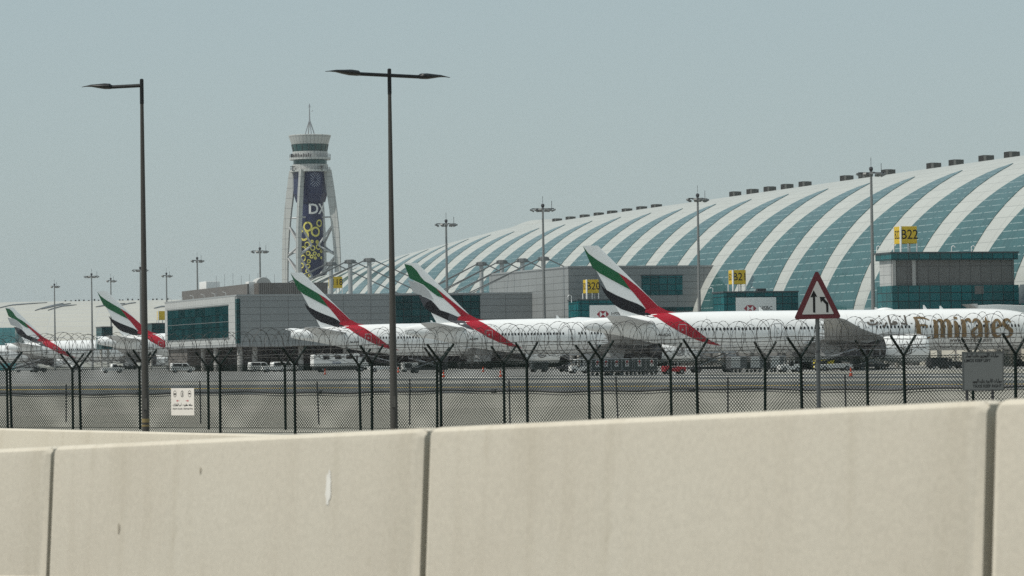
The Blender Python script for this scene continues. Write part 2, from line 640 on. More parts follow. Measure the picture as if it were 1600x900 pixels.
def make_barrier_mat():
    m = bpy.data.materials.new("cast_concrete_barrier")
    m.use_nodes = True
    n = m.node_tree
    L = n.links.new
    b = n.nodes["Principled BSDF"]
    b.inputs["Roughness"].default_value = .88
    b.inputs["Specular IOR Level"].default_value = .25
    tc = n.nodes.new("ShaderNodeTexCoord")

    def noise(sc, st, det, ro=.55):
        mp = n.nodes.new("ShaderNodeMapping")
        mp.inputs["Scale"].default_value = st
        L(tc.outputs["Object"], mp.inputs[0])
        k = n.nodes.new("ShaderNodeTexNoise")
        k.inputs["Scale"].default_value = sc
        k.inputs["Detail"].default_value = det
        k.inputs["Roughness"].default_value = ro
        L(mp.outputs[0], k.inputs["Vector"])
        return k.outputs[0]

    def ramp(src, stops):
        r = n.nodes.new("ShaderNodeValToRGB")
        r.color_ramp.elements[0].position, r.color_ramp.elements[1].position = stops[0][0], stops[-1][0]
        r.color_ramp.elements[0].color = tuple(stops[0][1]) + (1,)
        r.color_ramp.elements[1].color = tuple(stops[-1][1]) + (1,)
        for p, c in stops[1:-1]:
            e = r.color_ramp.elements.new(p)
            e.color = tuple(c) + (1,)
        L(src, r.inputs[0])
        return r.outputs[0]
    base = ramp(noise(1.1, (1, 1, .8), 6), [(.3, (.53, .485, .40)), (.5, (.545, .502, .416)), (.72, (.56, .52, .434))])
    streak = ramp(noise(3.2, (1.6, 1.6, .14), 5), [(.30, (.80, .78, .74)), (.48, (1, 1, 1)), (.75, (1.06, 1.06, 1.06))])
    m1 = n.nodes.new("ShaderNodeMix")
    m1.data_type, m1.blend_type = 'RGBA', 'MULTIPLY'
    m1.inputs[0].default_value = .34
    L(base, m1.inputs[6])
    L(streak, m1.inputs[7])
    fine = ramp(noise(38, (1, 1, 1), 4), [(.35, (.92, .92, .92)), (.65, (1.05, 1.05, 1.05))])
    m2 = n.nodes.new("ShaderNodeMix")
    m2.data_type, m2.blend_type = 'RGBA', 'MULTIPLY'
    m2.inputs[0].default_value = .6
    L(m1.outputs[2], m2.inputs[6])
    L(fine, m2.inputs[7])
    spots = ramp(noise(7, (1, 1, .55), 3), [(.66, (1, 1, 1)), (.74, (.82, .80, .76))])
    m3 = n.nodes.new("ShaderNodeMix")
    m3.data_type, m3.blend_type = 'RGBA', 'MULTIPLY'
    m3.inputs[0].default_value = .25
    L(m2.outputs[2], m3.inputs[6])
    L(spots, m3.inputs[7])
    L(m3.outputs[2], b.inputs["Base Color"])
    bp = n.nodes.new("ShaderNodeBump")
    bp.inputs["Strength"].default_value = .25
    bp.inputs["Distance"].default_value = .006
    L(noise(22, (1, 1, 1), 6), bp.inputs["Height"])
    L(bp.outputs[0], b.inputs["Normal"])
    return m


BARM = make_barrier_mat()
BROT = math.atan2(BD.y, BD.x)
blk = barrier_block(STEP, .055, SLOPE)
BLAB = ["pale concrete barrier block at the left edge of the road, before the first dark joint",
        "pale concrete barrier block bearing the white paint scuff, left of the middle joint",
        "long unmarked concrete barrier block between the middle joint and the one under the grey board",
        "concrete barrier block at the right edge, beyond the joint below the grey board"]
proto = None
for i in range(4):
    s = STEP * (i - 1)
    # the toe faces the road (towards the camera)
    P = Vector((J[0].x, J[0].y, 0)) + BD * (s + .03) - BN * .242
    z = TOPZ[0] - BH + SLOPE * s
    if proto is None:
        o = blk.build("concrete_barrier", BARM, smooth=True, sharp=30)
        proto = o
    else:
        o = proto.copy()
        COL.objects.link(o)
    o.location = (P.x, P.y, z)
    o.rotation_euler = (0, 0, BROT)
    tag(o, BLAB[i], "barrier", "concrete barrier blocks along the near edge of the road")
    if i == 1:
        mb = MB()                          # scuff of white paint and two dark drips, on the sloping face

        def bface(u, h, e=0):
            k = (h - .33) / .69
            return (u, .178 + .039 * k - .0025 - e, h + SLOPE * u)

        def mark(img, wpx, hpx, seed):
            # locate on the face of this block
            d = ray(*img)
            best = None
            for uu in [k * .01 for k in range(int(STEP * 100))]:
                for hh in (.4, .5, .6, .7, .8, .9):
                    q = Vector((P.x, P.y, z)) + BD * bface(uu, hh)[0] + BN * bface(uu, hh)[1] + Vector((0, 0, bface(uu, hh)[2]))
                    c = (q - Vector((0, 0, HC))).normalized().dot(d)
                    if best is None or c > best[0]:
                        best = (c, uu, hh)
            _, u0, h0 = best
            rnd = random.Random(seed)
            rad = 16.5 / F
            pts = []
            for j in range(18):
                a = 2 * math.pi * j / 18
                k = 1 + rnd.uniform(-.22, .22)
                pts.append((u0 + math.cos(a) * wpx * rad * .5 * k / .8, h0 + math.sin(a) * hpx * rad * .5 * k))
            return pts
        scuff = mark((514, 754), 13, 58, 3)
        MB().face([bface(u, h) for u, h in scuff]).build("paint_scuff", mat("white_scuff", (.74, .72, .66), .8, var=.12, scale=12), o)
        st = MB()
        st.face([bface(u, h) for u, h in mark((312, 722), 5, 12, 5)])
        st.face([bface(u, h) for u, h in mark((185, 838), 6, 20, 6)])
        st.build("drip_stain", mat("drip_stain", (.36, .32, .25), .9, var=.1), o)
# barrier on the other side of the road's bend
P0, P1 = at(-70, 667.5, 46.5), at(560, 682, 38.5)
fb_dir = Vector((P1.x - P0.x, P1.y - P0.y, 0))
LB = fb_dir.length / 2
fb_rot = math.atan2(fb_dir.y, fb_dir.x)
fsl = (P1.z - P0.z) / fb_dir.length
o = barrier_block(LB * 2, .01, fsl).build("concrete_barrier", BARM, smooth=True, sharp=30)
v = P0 - Vector((-fb_dir.y, fb_dir.x, 0)).normalized() * .3
o.location = (v.x, v.y, P0.z - 1.07)
o.rotation_euler = (0, 0, fb_rot)
tag(o, "sunlit far concrete barrier running out of the left edge, below the single-arm lamp post", "barrier")

# ================================================================== STRIPED GLASS CONCOURSE
RIDGE_P = 271.6
WID = 40.6
Q0 = 572.0                       # q of the ridge where it leaves the picture


def dome_scale(q):
    t = q - Q0
    if t < 294:
        return 1.0
    k = 1 - (t - 294) * .034 / 38.0
    if t > 600:
        k *= math.sqrt(max(0.0, 1 - ((t - 600) / 60.0) ** 2))
    return max(k, .02)


def dome_pt(q, th, off=0.0):
    """th 0 = near base, 90 = ridge, 180 = far base"""
    k = dome_scale(q)
    c, s = math.cos(R(th)), math.sin(R(th))
    return Vector((RIDGE_P - (WID * k + off) * c, q, gz(600) + (37.0 * k + off) * s))


def arc_len(th):
    n = 24
    L = 0
    for i in range(n):
        a = R(th * (i + .5) / n)
        L += math.hypot(WID * math.sin(a), 37 * math.cos(a)) * R(th) / n
    return L


concourse = thing("concourse_hall", "long curved glass concourse roof with sweeping white and teal stripes", "building", (0, 0, 0), PHI)
QA, QB = 430.0, Q0 + 659
nq, nth = 130, 40
ALEN = [arc_len(180.0 * j / nth) for j in range(nth + 1)]
mb = MB()
grid = [[dome_pt(QA + (QB - QA) * i / nq, 180.0 * j / nth) for j in range(nth + 1)] for i in range(nq + 1)]
base_i = len(mb.v)
for i in range(nq):
    for j in range(nth):
        q0, q1 = QA + (QB - QA) * i / nq, QA + (QB - QA) * (i + 1) / nq
        mb.face([grid[i][j], grid[i + 1][j], grid[i + 1][j + 1], grid[i][j + 1]], 0,
                uv=[(q0, ALEN[j]), (q1, ALEN[j]), (q1, ALEN[j + 1]), (q0, ALEN[j + 1])])
mb.face([grid[0][j] for j in range(nth + 1)])
shell = mb.build("roof_shell", SHELL, concourse, smooth=False)
# share vertices so the curve shades smoothly
bm = bmesh.new()
bm.from_mesh(shell.data)
bmesh.ops.remove_doubles(bm, verts=bm.verts, dist=.001)
bm.to_mesh(shell.data)
bm.free()
shell.data.polygons.foreach_set("use_smooth", [True] * len(shell.data.polygons))
shell.data.set_sharp_from_angle(angle=R(35))


def gwidth(th):
    if th >= 67.5:
        return 0.0
    return .80 * max(0, 1 - (th / 67.5) ** 2.2) ** .6 * (1 - .12 * (th / 67.5))


RIBQ = Q0 + at_q(1305, 392, 0)[0] * 0        # rib pitch fixed below
PITCHQ = 20.9
rib0 = 575.8
for k in range(-7, 25):
    qc = rib0 + PITCHQ * (k + .5)
    if qc < QA + 12 or qc > 1120:
        continue
    mb = MB()
    rows = []
    N = 26
    lo, hi = -2.0 + 2.0, 67.4
    sc_ = dome_scale(qc)
    for j in range(N + 1):
        th = lo + (hi - lo) * j / N
        wv = gwidth(th) * PITCHQ * (sc_ if sc_ < 1 else 1) ** .3
        skew = -2.4 * (th / 67.5) ** 2.2
        row = []
        for i in range(9):
            u = -.5 + i / 8
            q = qc + skew + u * wv
            row.append((dome_pt(q, th, .10), (q, ALEN[0] + arc_len(th))))
        rows.append(row)
    for j in range(N):
        for i in range(8):
            a, b, c, d = rows[j][i], rows[j][i + 1], rows[j + 1][i + 1], rows[j + 1][i]
            mb.face([a[0], b[0], c[0], d[0]], 0, uv=[a[1], b[1], c[1], d[1]])
    # turn the edge of the glazing back into the roof so that it has depth
    for i in (0, 8):
        for j in range(N):
            a, b = rows[j][i], rows[j + 1][i]
            ia, ib = dome_pt(a[1][0], lo + (hi - lo) * j / N, -.3), dome_pt(b[1][0], lo + (hi - lo) * (j + 1) / N, -.3)
            mb.face([a[0], b[0], ib, ia], 0)
    o = mb.build("glass_strip", DGLASS, concourse)
    bm = bmesh.new()
    bm.from_mesh(o.data)
    bmesh.ops.remove_doubles(bm, verts=bm.verts, dist=.001)
    bm.to_mesh(o.data)
    bm.free()
    o.data.polygons.foreach_set("use_smooth", [True] * len(o.data.polygons))
    o.data.set_sharp_from_angle(angle=R(40))
# pale cornice where the glass meets the lower wall, dark plinth glazing
mb = MB()
mb.box(RIDGE_P - WID - .55, RIDGE_P - WID - .15, QA + 5, 900, gz(600) + 5.2, gz(600) + 9.2)
mb.build("plinth_glazing", TEALD, concourse)
MB().box(RIDGE_P - WID - .9, RIDGE_P - WID - .12, QA + 5, 524, gz(600) - .6, gz(600) + 5.19).build("base_wall", grid_mat("base_wall_panel", (.44, .42, .36), (.16, .15, .14), 6.0, 5.0, .7, .3, .7, .3, pvar=.25, noise=.15), concourse)

MB().box(RIDGE_P - WID - .9, RIDGE_P - WID - .12, 524.01, 900, gz(600) - .6, gz(600) + 5.19).build("base_wall", grid_mat("base_wall_dark", (.10, .10, .095), (.03, .03, .03), 7.0, 5.0, 1.2, .3, .7, .3, pvar=.9, noise=.3), concourse)

# smoke vents along the ridge
vents = [(1580, 240), (1540, 244), (1493, 249), (1458, 253.5), (1387, 262.5), (1351, 267.5), (1322, 271), (1257, 280), (1229, 284), (1202, 288), (1175, 291.5), (1148, 295.5),
         (1025, 317), (1002, 321), (979, 325.5), (956, 329.5), (935, 333.5), (913, 337), (891, 341), (870, 345)]
vp = None
for i, (x, y) in enumerate(vents):
    q, z = at_p(x, y, RIDGE_P - 4)
    k = dome_scale(q)
    zt = gz(600) + 37.0 * k
    if vp is None:
        vp = thing("roof_vent", "", "roof vent", (0, 0, 0), PHI, "smoke vents along the ridge of the striped roof")
        MB().box(-.75, .75, -.7, 1.35, 0, 1.3).build("housing", mat("vent_dark", (.014, .015, .014), .7, var=.3), vp, bevel=.04)
        MB().box(-.8, .8, -1.7, -.75, .12, 1.2).build("louvre", mat("vent_grey", (.07, .075, .07), .6, var=.3), vp, bevel=.03)
        KIDS[vp] = list(vp.children) if vp.children else [c for c in bpy.data.objects if c.parent == vp]
        o = vp
    else:
        o = copy_tree(vp)
    o.location = pq(RIDGE_P - 4.0, q, zt - .45)
    o.scale = (1, 1.15, 1.0 if i < 12 else .75)
    words = ["first", "second", "third", "fourth", "fifth", "sixth", "seventh", "eighth", "ninth", "tenth", "eleventh", "twelfth", "thirteenth",
             "fourteenth", "fifteenth", "sixteenth", "seventeenth", "eighteenth", "nineteenth", "twentieth"][i]
    tag(o, "dark boxy smoke vent on the striped roof ridge, %s counting down from the right" % words, "roof vent", "smoke vents along the ridge of the striped roof")

# low crest on the ridge further left
q, z = at_p(812, 352, RIDGE_P - 3)
mb = MB()
prev = None
rows = []
for x, h in ((770, .1), (790, .4), (808, .6), (826, 1.1), (836, 1.3), (846, 1.0), (852, .1)):
    q, _ = at_p(x, 355, RIDGE_P - 3)
    zt = gz(600) + 37.0 * dome_scale(q)
    rows.append([(RIDGE_P - 7, q, zt - 1.0), (RIDGE_P - 4, q, zt + h - .3), (RIDGE_P, q, zt + h), (RIDGE_P + 5, q, zt - .6)])
mb.loft(rows, closed=True)
mb.build("ridge_canopy", SHELL, concourse, smooth=True)

# ================================================================== GREY PIER BUILDING
QP = 664.0
pc, ztop = at_q(370, 463, QP)
PZ0, PZ1 = gz(QP) + 5.3, ztop
pe = RIDGE_P - WID + 13.5
QPE, _ = at_p(258, 470, pc)
pier = thing("pier_building", "grey clad pier building with a big tinted window, raised on columns", "building", (0, 0, 0), PHI)
mb = MB()
mb.box(pc, pe, QP, QPE, PZ0, PZ1)
mb.build("cladding", CLAD, pier)
# parapet rail and cap
MB().box(pc - .12, pe, QP - .12, QPE + .1, PZ1 + .003, PZ1 + .35).build("parapet", mat("parapet_grey", (.27, .285, .285), .5, var=.06), pier)
# thin sheet on the side face, sunlight put into its lighter panel colour
MB().box(pc - .10, pc - .004, QP + 1.4, QPE - .05, PZ0 + .1, PZ1 - .02).build("side_cladding", CLADL, pier)
# big side window
TEALW = grid_mat("big_window_glass", (.006, .036, .040), (.004, .010, .011), 3.4, 2.4, .12, .10, .7, .0, pvar=.6, noise=.25)
qa, z1 = at_p(357.5, 478, pc)
qb, z0 = at_p(263, 528, pc)
_, z1b = at_p(357.5, 477, pc)
zw0, zw1 = at_p(357, 527.5, pc)[1], at_p(357, 477.5, pc)[1]
MB().box(pc - .16, pc - .112, qa, qb, zw0, zw1).build("window", TEALW, pier)
mb = MB()
for zz in (zw0 - .25, zw1, (zw0 + zw1) / 2 - .05):
    mb.box(pc - .20, pc - .165, qa - .3, qb + .3, zz, zz + (.25 if zz != (zw0 + zw1) / 2 - .05 else .1))
mb.build("window_frame", mat("frame_grey", (.12, .135, .135), .5, var=.05), pier)
# narrow corner glazing on the front
p0, _ = at_q(364.5, 500, QP)
p1, _ = at_q(375.5, 500, QP)
MB().box(pc + .02, p1, QP - .06, QP - .012, PZ0 + .25, PZ1 - .5).build("corner_window", TEALD, pier)
MB().box(pc - .105, pc - .003, QP - .06, QP + 1.3, PZ0 + .25, PZ1 - .5).build("corner_window", TEALD, pier)
# dark glazed centre
p0, _ = at_q(618, 480, QP)
p1, _ = at_q(750, 480, QP)
MB().box(p0, p1, QP - .08, QP - .01, PZ0 + 1.2, PZ1 - .2).build("front_window", TEALD, pier)
MB().box(p0 - .3, p1 + .3, QP - .10, QP - .012, PZ1 - .17, PZ1 + .30).build("window_head", mat("frame_dark", (.05, .06, .065), .5), pier)
# small lamps on the side parapet, floor edge
MB().box(pc - .35, pe, QP - .3, QPE, PZ0 - .45, PZ0 - .003).build("floor_edge", mat("floor_edge_grey", (.25, .26, .26), .6, var=.1), pier)
# undercroft: back wall painted near-black as the shade under the floor, + columns
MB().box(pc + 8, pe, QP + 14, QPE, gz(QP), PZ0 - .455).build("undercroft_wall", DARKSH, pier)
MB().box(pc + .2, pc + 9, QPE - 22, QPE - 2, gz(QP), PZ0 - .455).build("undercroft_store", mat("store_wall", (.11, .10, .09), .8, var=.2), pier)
cm = mat("column_concrete", (.34, .335, .32), .8, var=.15, scale=2)
cb = MB().lathe([(0, .55), (PZ0 - gz(QP) - .46, .55)], 14)
first = None
for (x, dq) in ((318, 40), (337, 22), (364, 0), (398, 0), (470, 0), (540, 0), (612, 0), (690, 0)):
    p_, _ = at_q(x, 560, QP + 2 + dq)
    p_ = max(p_, pc + .9)
    if first is None:
        first = cb.build("column", cm, pier, smooth=True)
        c_ = first
    else:
        c_ = first.copy()
        COL.objects.link(c_)
    c_.location = (p_, QP + 2 + dq, gz(QP))
# raised block towards the concourse
QU = 640.0
p0, z1 = at_q(888, 418, QU)
p1, _ = at_q(1092, 418, QU)
zb1 = z1
mb = MB()
mb.box(p0, p1 + 3, QU, QP + 30, PZ0 + .02, zb1)
mb.build("upper_block", CLAD, pier)
MB().box(p0 - .1, p1 + 3.1, QU - .1, QP + 30.1, zb1 + .003, zb1 + .3).build("upper_parapet", MATS["parapet_grey"], pier)
w0, wz1 = at_q(1002, 431, QU)
w1, _ = at_q(1066, 431, QU)
wz0 = at_q(1002, 461, QU)[1]
MB().box(w0, w1, QU - .07, QU - .01, wz0, wz1).build("upper_window", TEAL, pier)
MB().box(w0 - .2, w1 + .2, QU - .10, QU - .012, wz1 + .003, wz1 + .2).build("upper_window_head", MATS["frame_dark"], pier)
MB().box(p0 + 9, p1 + 2.5, QU - .06, QU - .01, at_q(1040, 486, QU)[1], at_q(1040, 480, QU)[1]).build("lower_window", TEALD, pier)
for x_ in (p0 + 1, p0 + 12, p1 - 4):
    MB().lathe([(gz(QU), .5), (PZ0 + .01, .5)], 12, c=(x_, QU + 1.5, 0)).build("column", cm, pier, smooth=True)
p0, _ = at_q(888, 418, QP + 2)
v0, vz1 = at_q(862, 420, QP + 8)
v1, _ = at_q(888, 420, QP + 8)
MB().box(v0, p0 - .12, QP + 6, QP + 16, PZ1 + .36, vz1).build("stair_core", CLADL, pier)  # lighter left face of the raised block, its sunlight painted into the cladding
# lower front beneath the raised block is a continuous wall to the right
# rooftop plant screen
a_q0 = QP + 6
mb = MB()
sa, sz1 = at_p(284, 450, pc + 4)
sb, _ = at_p(386, 443, pc + 4)
mb.box(pc + 4, pc + 4.4, sb, sa, PZ1 + .36, at_p(386, 443.5, pc + 4)[1])
fx0, fz1 = at_q(404, 442, QP + 9)
fx1, _ = at_q(512, 442, QP + 9)
mb.box(fx0, fx1, QP + 9, QP + 30, PZ1 + .36, fz1)
mb.build("plant_screen", LOUV, pier)
mb = MB()
a0, az = at_q(387, 444, QP + 14)
mb.box(a0, a0 + 1.6, QP + 13, QP + 16, PZ1 + .36, PZ1 + 3.2)
mb.build("roof_plant", WPOST, pier, bevel=.05)
mb = MB()
mb.lathe([(PZ1 + .36, .9), (PZ1 + 2.2, .9), (PZ1 + 2.4, .6)], 12, c=(a0 + 2.6, QP + 13, 0))
mb.build("roof_tank", WPOST, pier, bevel=.05)
mb = MB()
b0, bz = at_q(319, 440, QP + 58)
mb.box(b0, b0 + 3, QP + 56, QP + 63, PZ1 + 1, bz)
mb.build("roof_plant", WPOST, pier, bevel=.05)
d0, dz = at_q(412, 437, QP + 12)
MB().lathe([(-2.0, 1.6), (2.2, 1.6)], 16, axis='y', c=(d0, QP + 14, fz1 - .4)).build("fan_cowl", mat("cowl_grey", (.42, .42, .40), .5), pier, smooth=True)
mb = MB()
for k in range(8):
    x = 338 + k * 13
    p_, z_ = at_q(x, 437, QP + 30)
    MB().tube([(p_, QP + 30, PZ1 + .3), (p_, QP + 30, z_ + .8 + .3 * (k % 3))], .04, 4).build("lightning_rod", STEEL, pier)
mb = MB()
for k in range(6):
    x = 268 + k * 17
    q_, z_ = at_p(x, 471, pc)
    MB().tube([(pc, q_, PZ1 + .3), (pc, q_, PZ1 + .9), (pc - .7, q_, PZ1 + 1.15)], .06, 5).build("parapet_lamp", WPOST, pier)

RODM = mat("rod_grey", (.13, .14, .14), .5)
# ------------------------------------------------------------------ tie masts on the pier roof
mast = thing("tie_mast", "", "mast", (0, 0, 0), PHI)
MH = 7.6
MB().lathe([(0, .46), (MH - .9, .46)], 14).build("pole", mat("mast_grey", (.36, .375, .37), .45, .2, var=.08), mast, smooth=True)
mb = MB().lathe([(MH - .9, .5), (MH - .75, .95), (MH - .1, .95), (MH, .8)], 8)
for s in (-1, 1):
    mb.box(s * .8 - .35, s * .8 + .35, -.3, .3, MH - .85, MH - .15)
mb.build("head", mat("mast_head_grey", (.17, .18, .18), .5, .2, var=.1), mast)
for s in (-1, 1):
    MB().tube([(s * 1.0, 0, MH - .5), (s * 16, 0, .2)], .13, 5).build("tie_rod", RODM, mast)
mb = MB()
mb.tube([(-1.0, .0, MH - .5), (-13, 9, .2)], .11, 5)
mb.build("tie_rod", RODM, mast)
KIDS[mast] = [c for c in bpy.data.objects if c.parent == mast]
spots = [(849, 401, 676, "third-from-last"), (816, 403.5, 692, ""), (784, 406, 708, ""), (752, 409, 722, ""), (577, 403, 676, ""), (547, 405.5, 691, ""), (517, 409, 706, "")]
mlab = ["grey tie mast directly behind the tall floodlight pole, on the pier roof", "grey tie mast with braced head, left of the floodlight pole on the pier roof",
        "grey tie mast with braced head, second from the left above the middle fin", "grey tie mast with braced head, first one right of the middle tail fin",
        "grey tie mast just left of the tall double street lamp", "grey tie mast between the tower base and the double street lamp", "grey tie mast standing in front of the yellow sign by the tower"]
for i, (x, y, q, _) in enumerate(spots):
    o = mast if i == 0 else copy_tree(mast)
    p_, z_ = at_q(x, y, q)
    o.location = pq(p_, q, PZ1 + .36)
    k = (z_ - PZ1 - .36) / MH
    o.scale = (1, 1, k)
    tag(o, mlab[i], "mast", "tie masts along the pier roof")


# ================================================================== GATE NODES
def gate_sign(name_txt, side_txt, loc, w, h, post, label, rot=PHI):
    """square sign box on legs: text on both visible faces"""
    g = thing("gate_sign", label, "sign", loc, rot, "yellow gate number signs")
    ol = w * .02
    MB().box(.10, w - .05, .0, w, post, post + h).build("sign_box", SIGNY, g, bevel=.02)
    mb_ = MB()
    for x, y in ((.0, .0), (w * .45, .1), (w - .08, .1), (0, w - .1), (w - .1, w - .1)):
        mb_ = MB()
        r_ = .17 if (x == 0 and y == 0) else .11
        top_ = post + h + .05 if (x == 0 and y == 0) else post
        mb_.tube([(x, y, 0), (x, y, top_)], r_, 8)
        mb_.build("sign_leg", WPOST, g, smooth=True)
    if not name_txt:
        return g
    t = text_tris(name_txt, h * .78, bold=.012)
    flat(t, lambda u, v, e: (w * .53 + u * .92, -.012 - e, post + h * .5 + v)).build("front_number", SIGNK, g)
    t = text_tris(side_txt, h * .70, bold=.008)
    flat(t, lambda u, v, e: (.10 - .012 - e, w * .56 - u * .66, post + h * .5 + v)).build("side_number", SIGNK, g)
    return g


def emblem(mb_, x0, z0, hgt, fn):
    """the two-triangle hexagon in a rectangle"""
    w_ = hgt * 2.0
    a = hgt / 2
    c = [(-a, a), (a, a), (a, -a), (-a, -a)]
    red = [[(-a, a), (a, a), (0, 0)], [(-a, -a), (0, 0), (a, -a)], [(-a, a), (-a, -a), (-2 * a, 0)], [(a, a), (2 * a, 0), (a, -a)]]
    for q in red:
        mb_.face([fn(x0 + u, z0 + v) for u, v in q])
    return mb_


def bank_panel(g, x0, x1, y0, y1, z0, z1, logo_c, logo_h, txt, txt_x, txt_h):
    MB().box(x0, x1, y0, y1, z0, z1).build("advert_panel", SIGNW, g)
    f_ = lambda u, v: (u, y0 - .02, v)
    emblem(MB(), logo_c[0], logo_c[1], logo_h, f_).build("advert_emblem", mat("emblem_red", (.30, .012, .03), .5), g)
    flat(text_tris(txt, txt_h, 'LEFT', .01), lambda u, v, e: (txt_x + u, y0 - .02 - e, logo_c[1] + v)).build("advert_lettering", SIGNK, g)


# --- B22: tall node with louvred middle
QN = 486.0
p0, zt = at_q(1393, 396, QN)
p1, _ = at_q(1589, 395, QN)
_, zbnd = at_q(1393, 406.5, QN)
_, zgry = at_q(1393, 446.5, QN)
node = thing("gate_node", "tall gate building with teal glass bands and a grey louvred middle", "building", (0, 0, 0), PHI, "gate buildings behind the parked airliners")
z0 = gz(QN)
MB().box(p0, p1 + .2, QN, QN + 5.9, z0 + 6.0, zgry).build("lower_glazing", TEAL, node)
STILT = mat("stilt_concrete", (.38, .37, .34), .8, var=.12, scale=2)
for x_ in (p0 + 1, p0 + 8, p0 + 15, p1 - 1):
    for y_ in (QN + .8, QN + 5):
        MB().lathe([(z0, .35), (z0 + 5.99, .35)], 12, c=(x_, y_, 0)).build("column", STILT, node, smooth=True)
MB().box(p0 + .5, p1 - .3, QN + .5, QN + 5.6, zgry + .003, zbnd - .003).build("louvre_wall", grid_mat("node_louvre", (.125, .125, .12), (.06, .06, .06), 1.75, 2.6, .1, .1, .55, .4, pvar=.1, streak=.12), node)
MB().box(p0 - .15, p1 + .1, QN - .15, QN + 5.95, zbnd, zt).build("top_glazing", TEAL, node)
MB().box(p0 - .3, p1 + .25, QN - .3, QN + 6.1, zt + .003, zt + .22).build("roof_cap", MATS["frame_dark"], node)
mb = MB()
for x in (1396, 1427):
    pp, _ = at_q(x, 430, QN)
    mb.box(pp - .05, pp + .5, QN + .2, QN + .497, zgry + .003, zbnd - .003)
mb.build("pier", mat("pale_pier", (.34, .335, .32), .6, var=.06), node)
MB().box(p0 + .2, p0 + .497, QN + .7, QN + 5.2, zgry + .003, zbnd - .003).build("side_louvre", CLADL, node)  # paler than the front louvre: the sun on this side is in the colour
a0, _ = at_q(1523, 452, QN)
a1, _ = at_q(1537, 452, QN)
MB().box(a0, a1, QN - .03, QN - .004, at_q(1523, 459.5, QN)[1], zgry - .1).build("vent_panel", MATS["node_louvre"], node)
mb = MB()
for x in (1370, 1487, 1518):
    pp, _ = at_q(x, 392, QN + 1)
    MB().tube([(pp, QN + 1, zt + .2), (pp, QN + 1, zt + 1.0), (pp + .25, QN + .9, zt + 1.2), (pp + .5, QN + .8, zt + .9)], .07, 5).build("roof_lamp", WPOST, node)
gp, gz_ = at_q(1407, 353.5, QN + 1)
gq2, gzb = at_q(1407, 380.5, QN + 1)
hh = gz_ - gzb
gate_sign("B22", "B22", pq(gp, QN + 1, zt + .22), 2.75, hh, gzb - zt - .22, "yellow B22 gate sign box standing on the tall gate building")

g = thing("jet_bridge", "white jet bridge reaching the nose of the nearest airliner at the right edge", "jet bridge", (0, 0, 0), PHI)
jq = 478.5
j0, jz = at_q(1530, 476, jq)
MB().prism([(j0, jz - 3.0), (j0 + 26, jz - 3.6), (j0 + 26, jz - .9), (j0 + 3, jz), (j0 - .3, jz - .1)], jq, jq + 3.2).build("tunnel", WPOST, g, bevel=.05)
MB().prism([(j0 - 1.4, jz + .12), (j0 - .35, jz - .55), (j0 - .35, jz + .14)], jq - .2, jq + 3.4).build("canopy", mat("canopy_grey", (.45, .45, .44), .5), g)
MB().lathe([(0, .5), (jz - 3.2, .4)], 12, c=(j0 + 9, jq + 1.6, 0)).build("support_column", STEEL, g, smooth=True)
MB().box(j0 + 8, j0 + 10, jq - .4, jq + 3.6, 0, .9).build("drive_bogie", BLACK, g, bevel=.05)

# --- B21
QN1 = 574.0
p0, zt = at_q(1131, 457.5, QN1)
p1, _ = at_q(1247, 455, QN1)
node = thing("gate_node", "low teal glass gate building with a white bank panel, below the B21 sign", "building", (0, 0, 0), PHI, "gate buildings behind the parked airliners")
MB().box(p0, p1, QN1, QN1 + 5.6, gz(QN1) + 5.5, zt).build("glazing", TEAL, node)
for x_ in (p0 + 1, p0 + 7, p1 - 1):
    for y_ in (QN1 + .8, QN1 + 4.8):
        MB().lathe([(gz(QN1), .35), (gz(QN1) + 5.49, .35)], 12, c=(x_, y_, 0)).build("column", STILT, node, smooth=True)
MB().box(p0 - .15, p1 + .1, QN1 - .15, QN1 + 5.8, zt + .003, zt + .25).build("roof_cap", MATS["frame_dark"], node)
a0, az1 = at_q(1149.5, 465, QN1)
a1, _ = at_q(1212, 465, QN1)
lc, lz = at_q(1171.5, 482, QN1)
tx, _ = at_q(1184.5, 482, QN1)
bank_panel(node, a0, a1, QN1 - .2, QN1 - .004, az1 - 3.6, az1, (lc, lz), 1.18, "HSBC", tx + .25, .98)
mb = MB()
for x in (1114, 1179):
    pp, _ = at_q(x, 455, QN1 + 1)
    MB().tube([(pp, QN1 + 1, zt + .2), (pp, QN1 + 1, zt + .8), (pp - .4, QN1 + .9, zt + 1.0), (pp - .7, QN1 + .8, zt + .8)], .07, 5).build("roof_lamp", WPOST, node)
pp, _ = at_q(1184, 453, QN1 + 2)
MB().box(pp, pp + 1.6, QN1 + 2, QN1 + 3, zt + .26, zt + .75).build("roof_unit", DKMET, node)
gp, g1 = at_q(1145, 422, QN1 + 1)
_, g0 = at_q(1145, 444, QN1 + 1)
gate_sign("B21", "B21", pq(gp, QN1 + 1, zt + .25), 2.5, g1 - g0, g0 - zt - .25, "yellow B21 gate sign box standing on the low teal gate building")

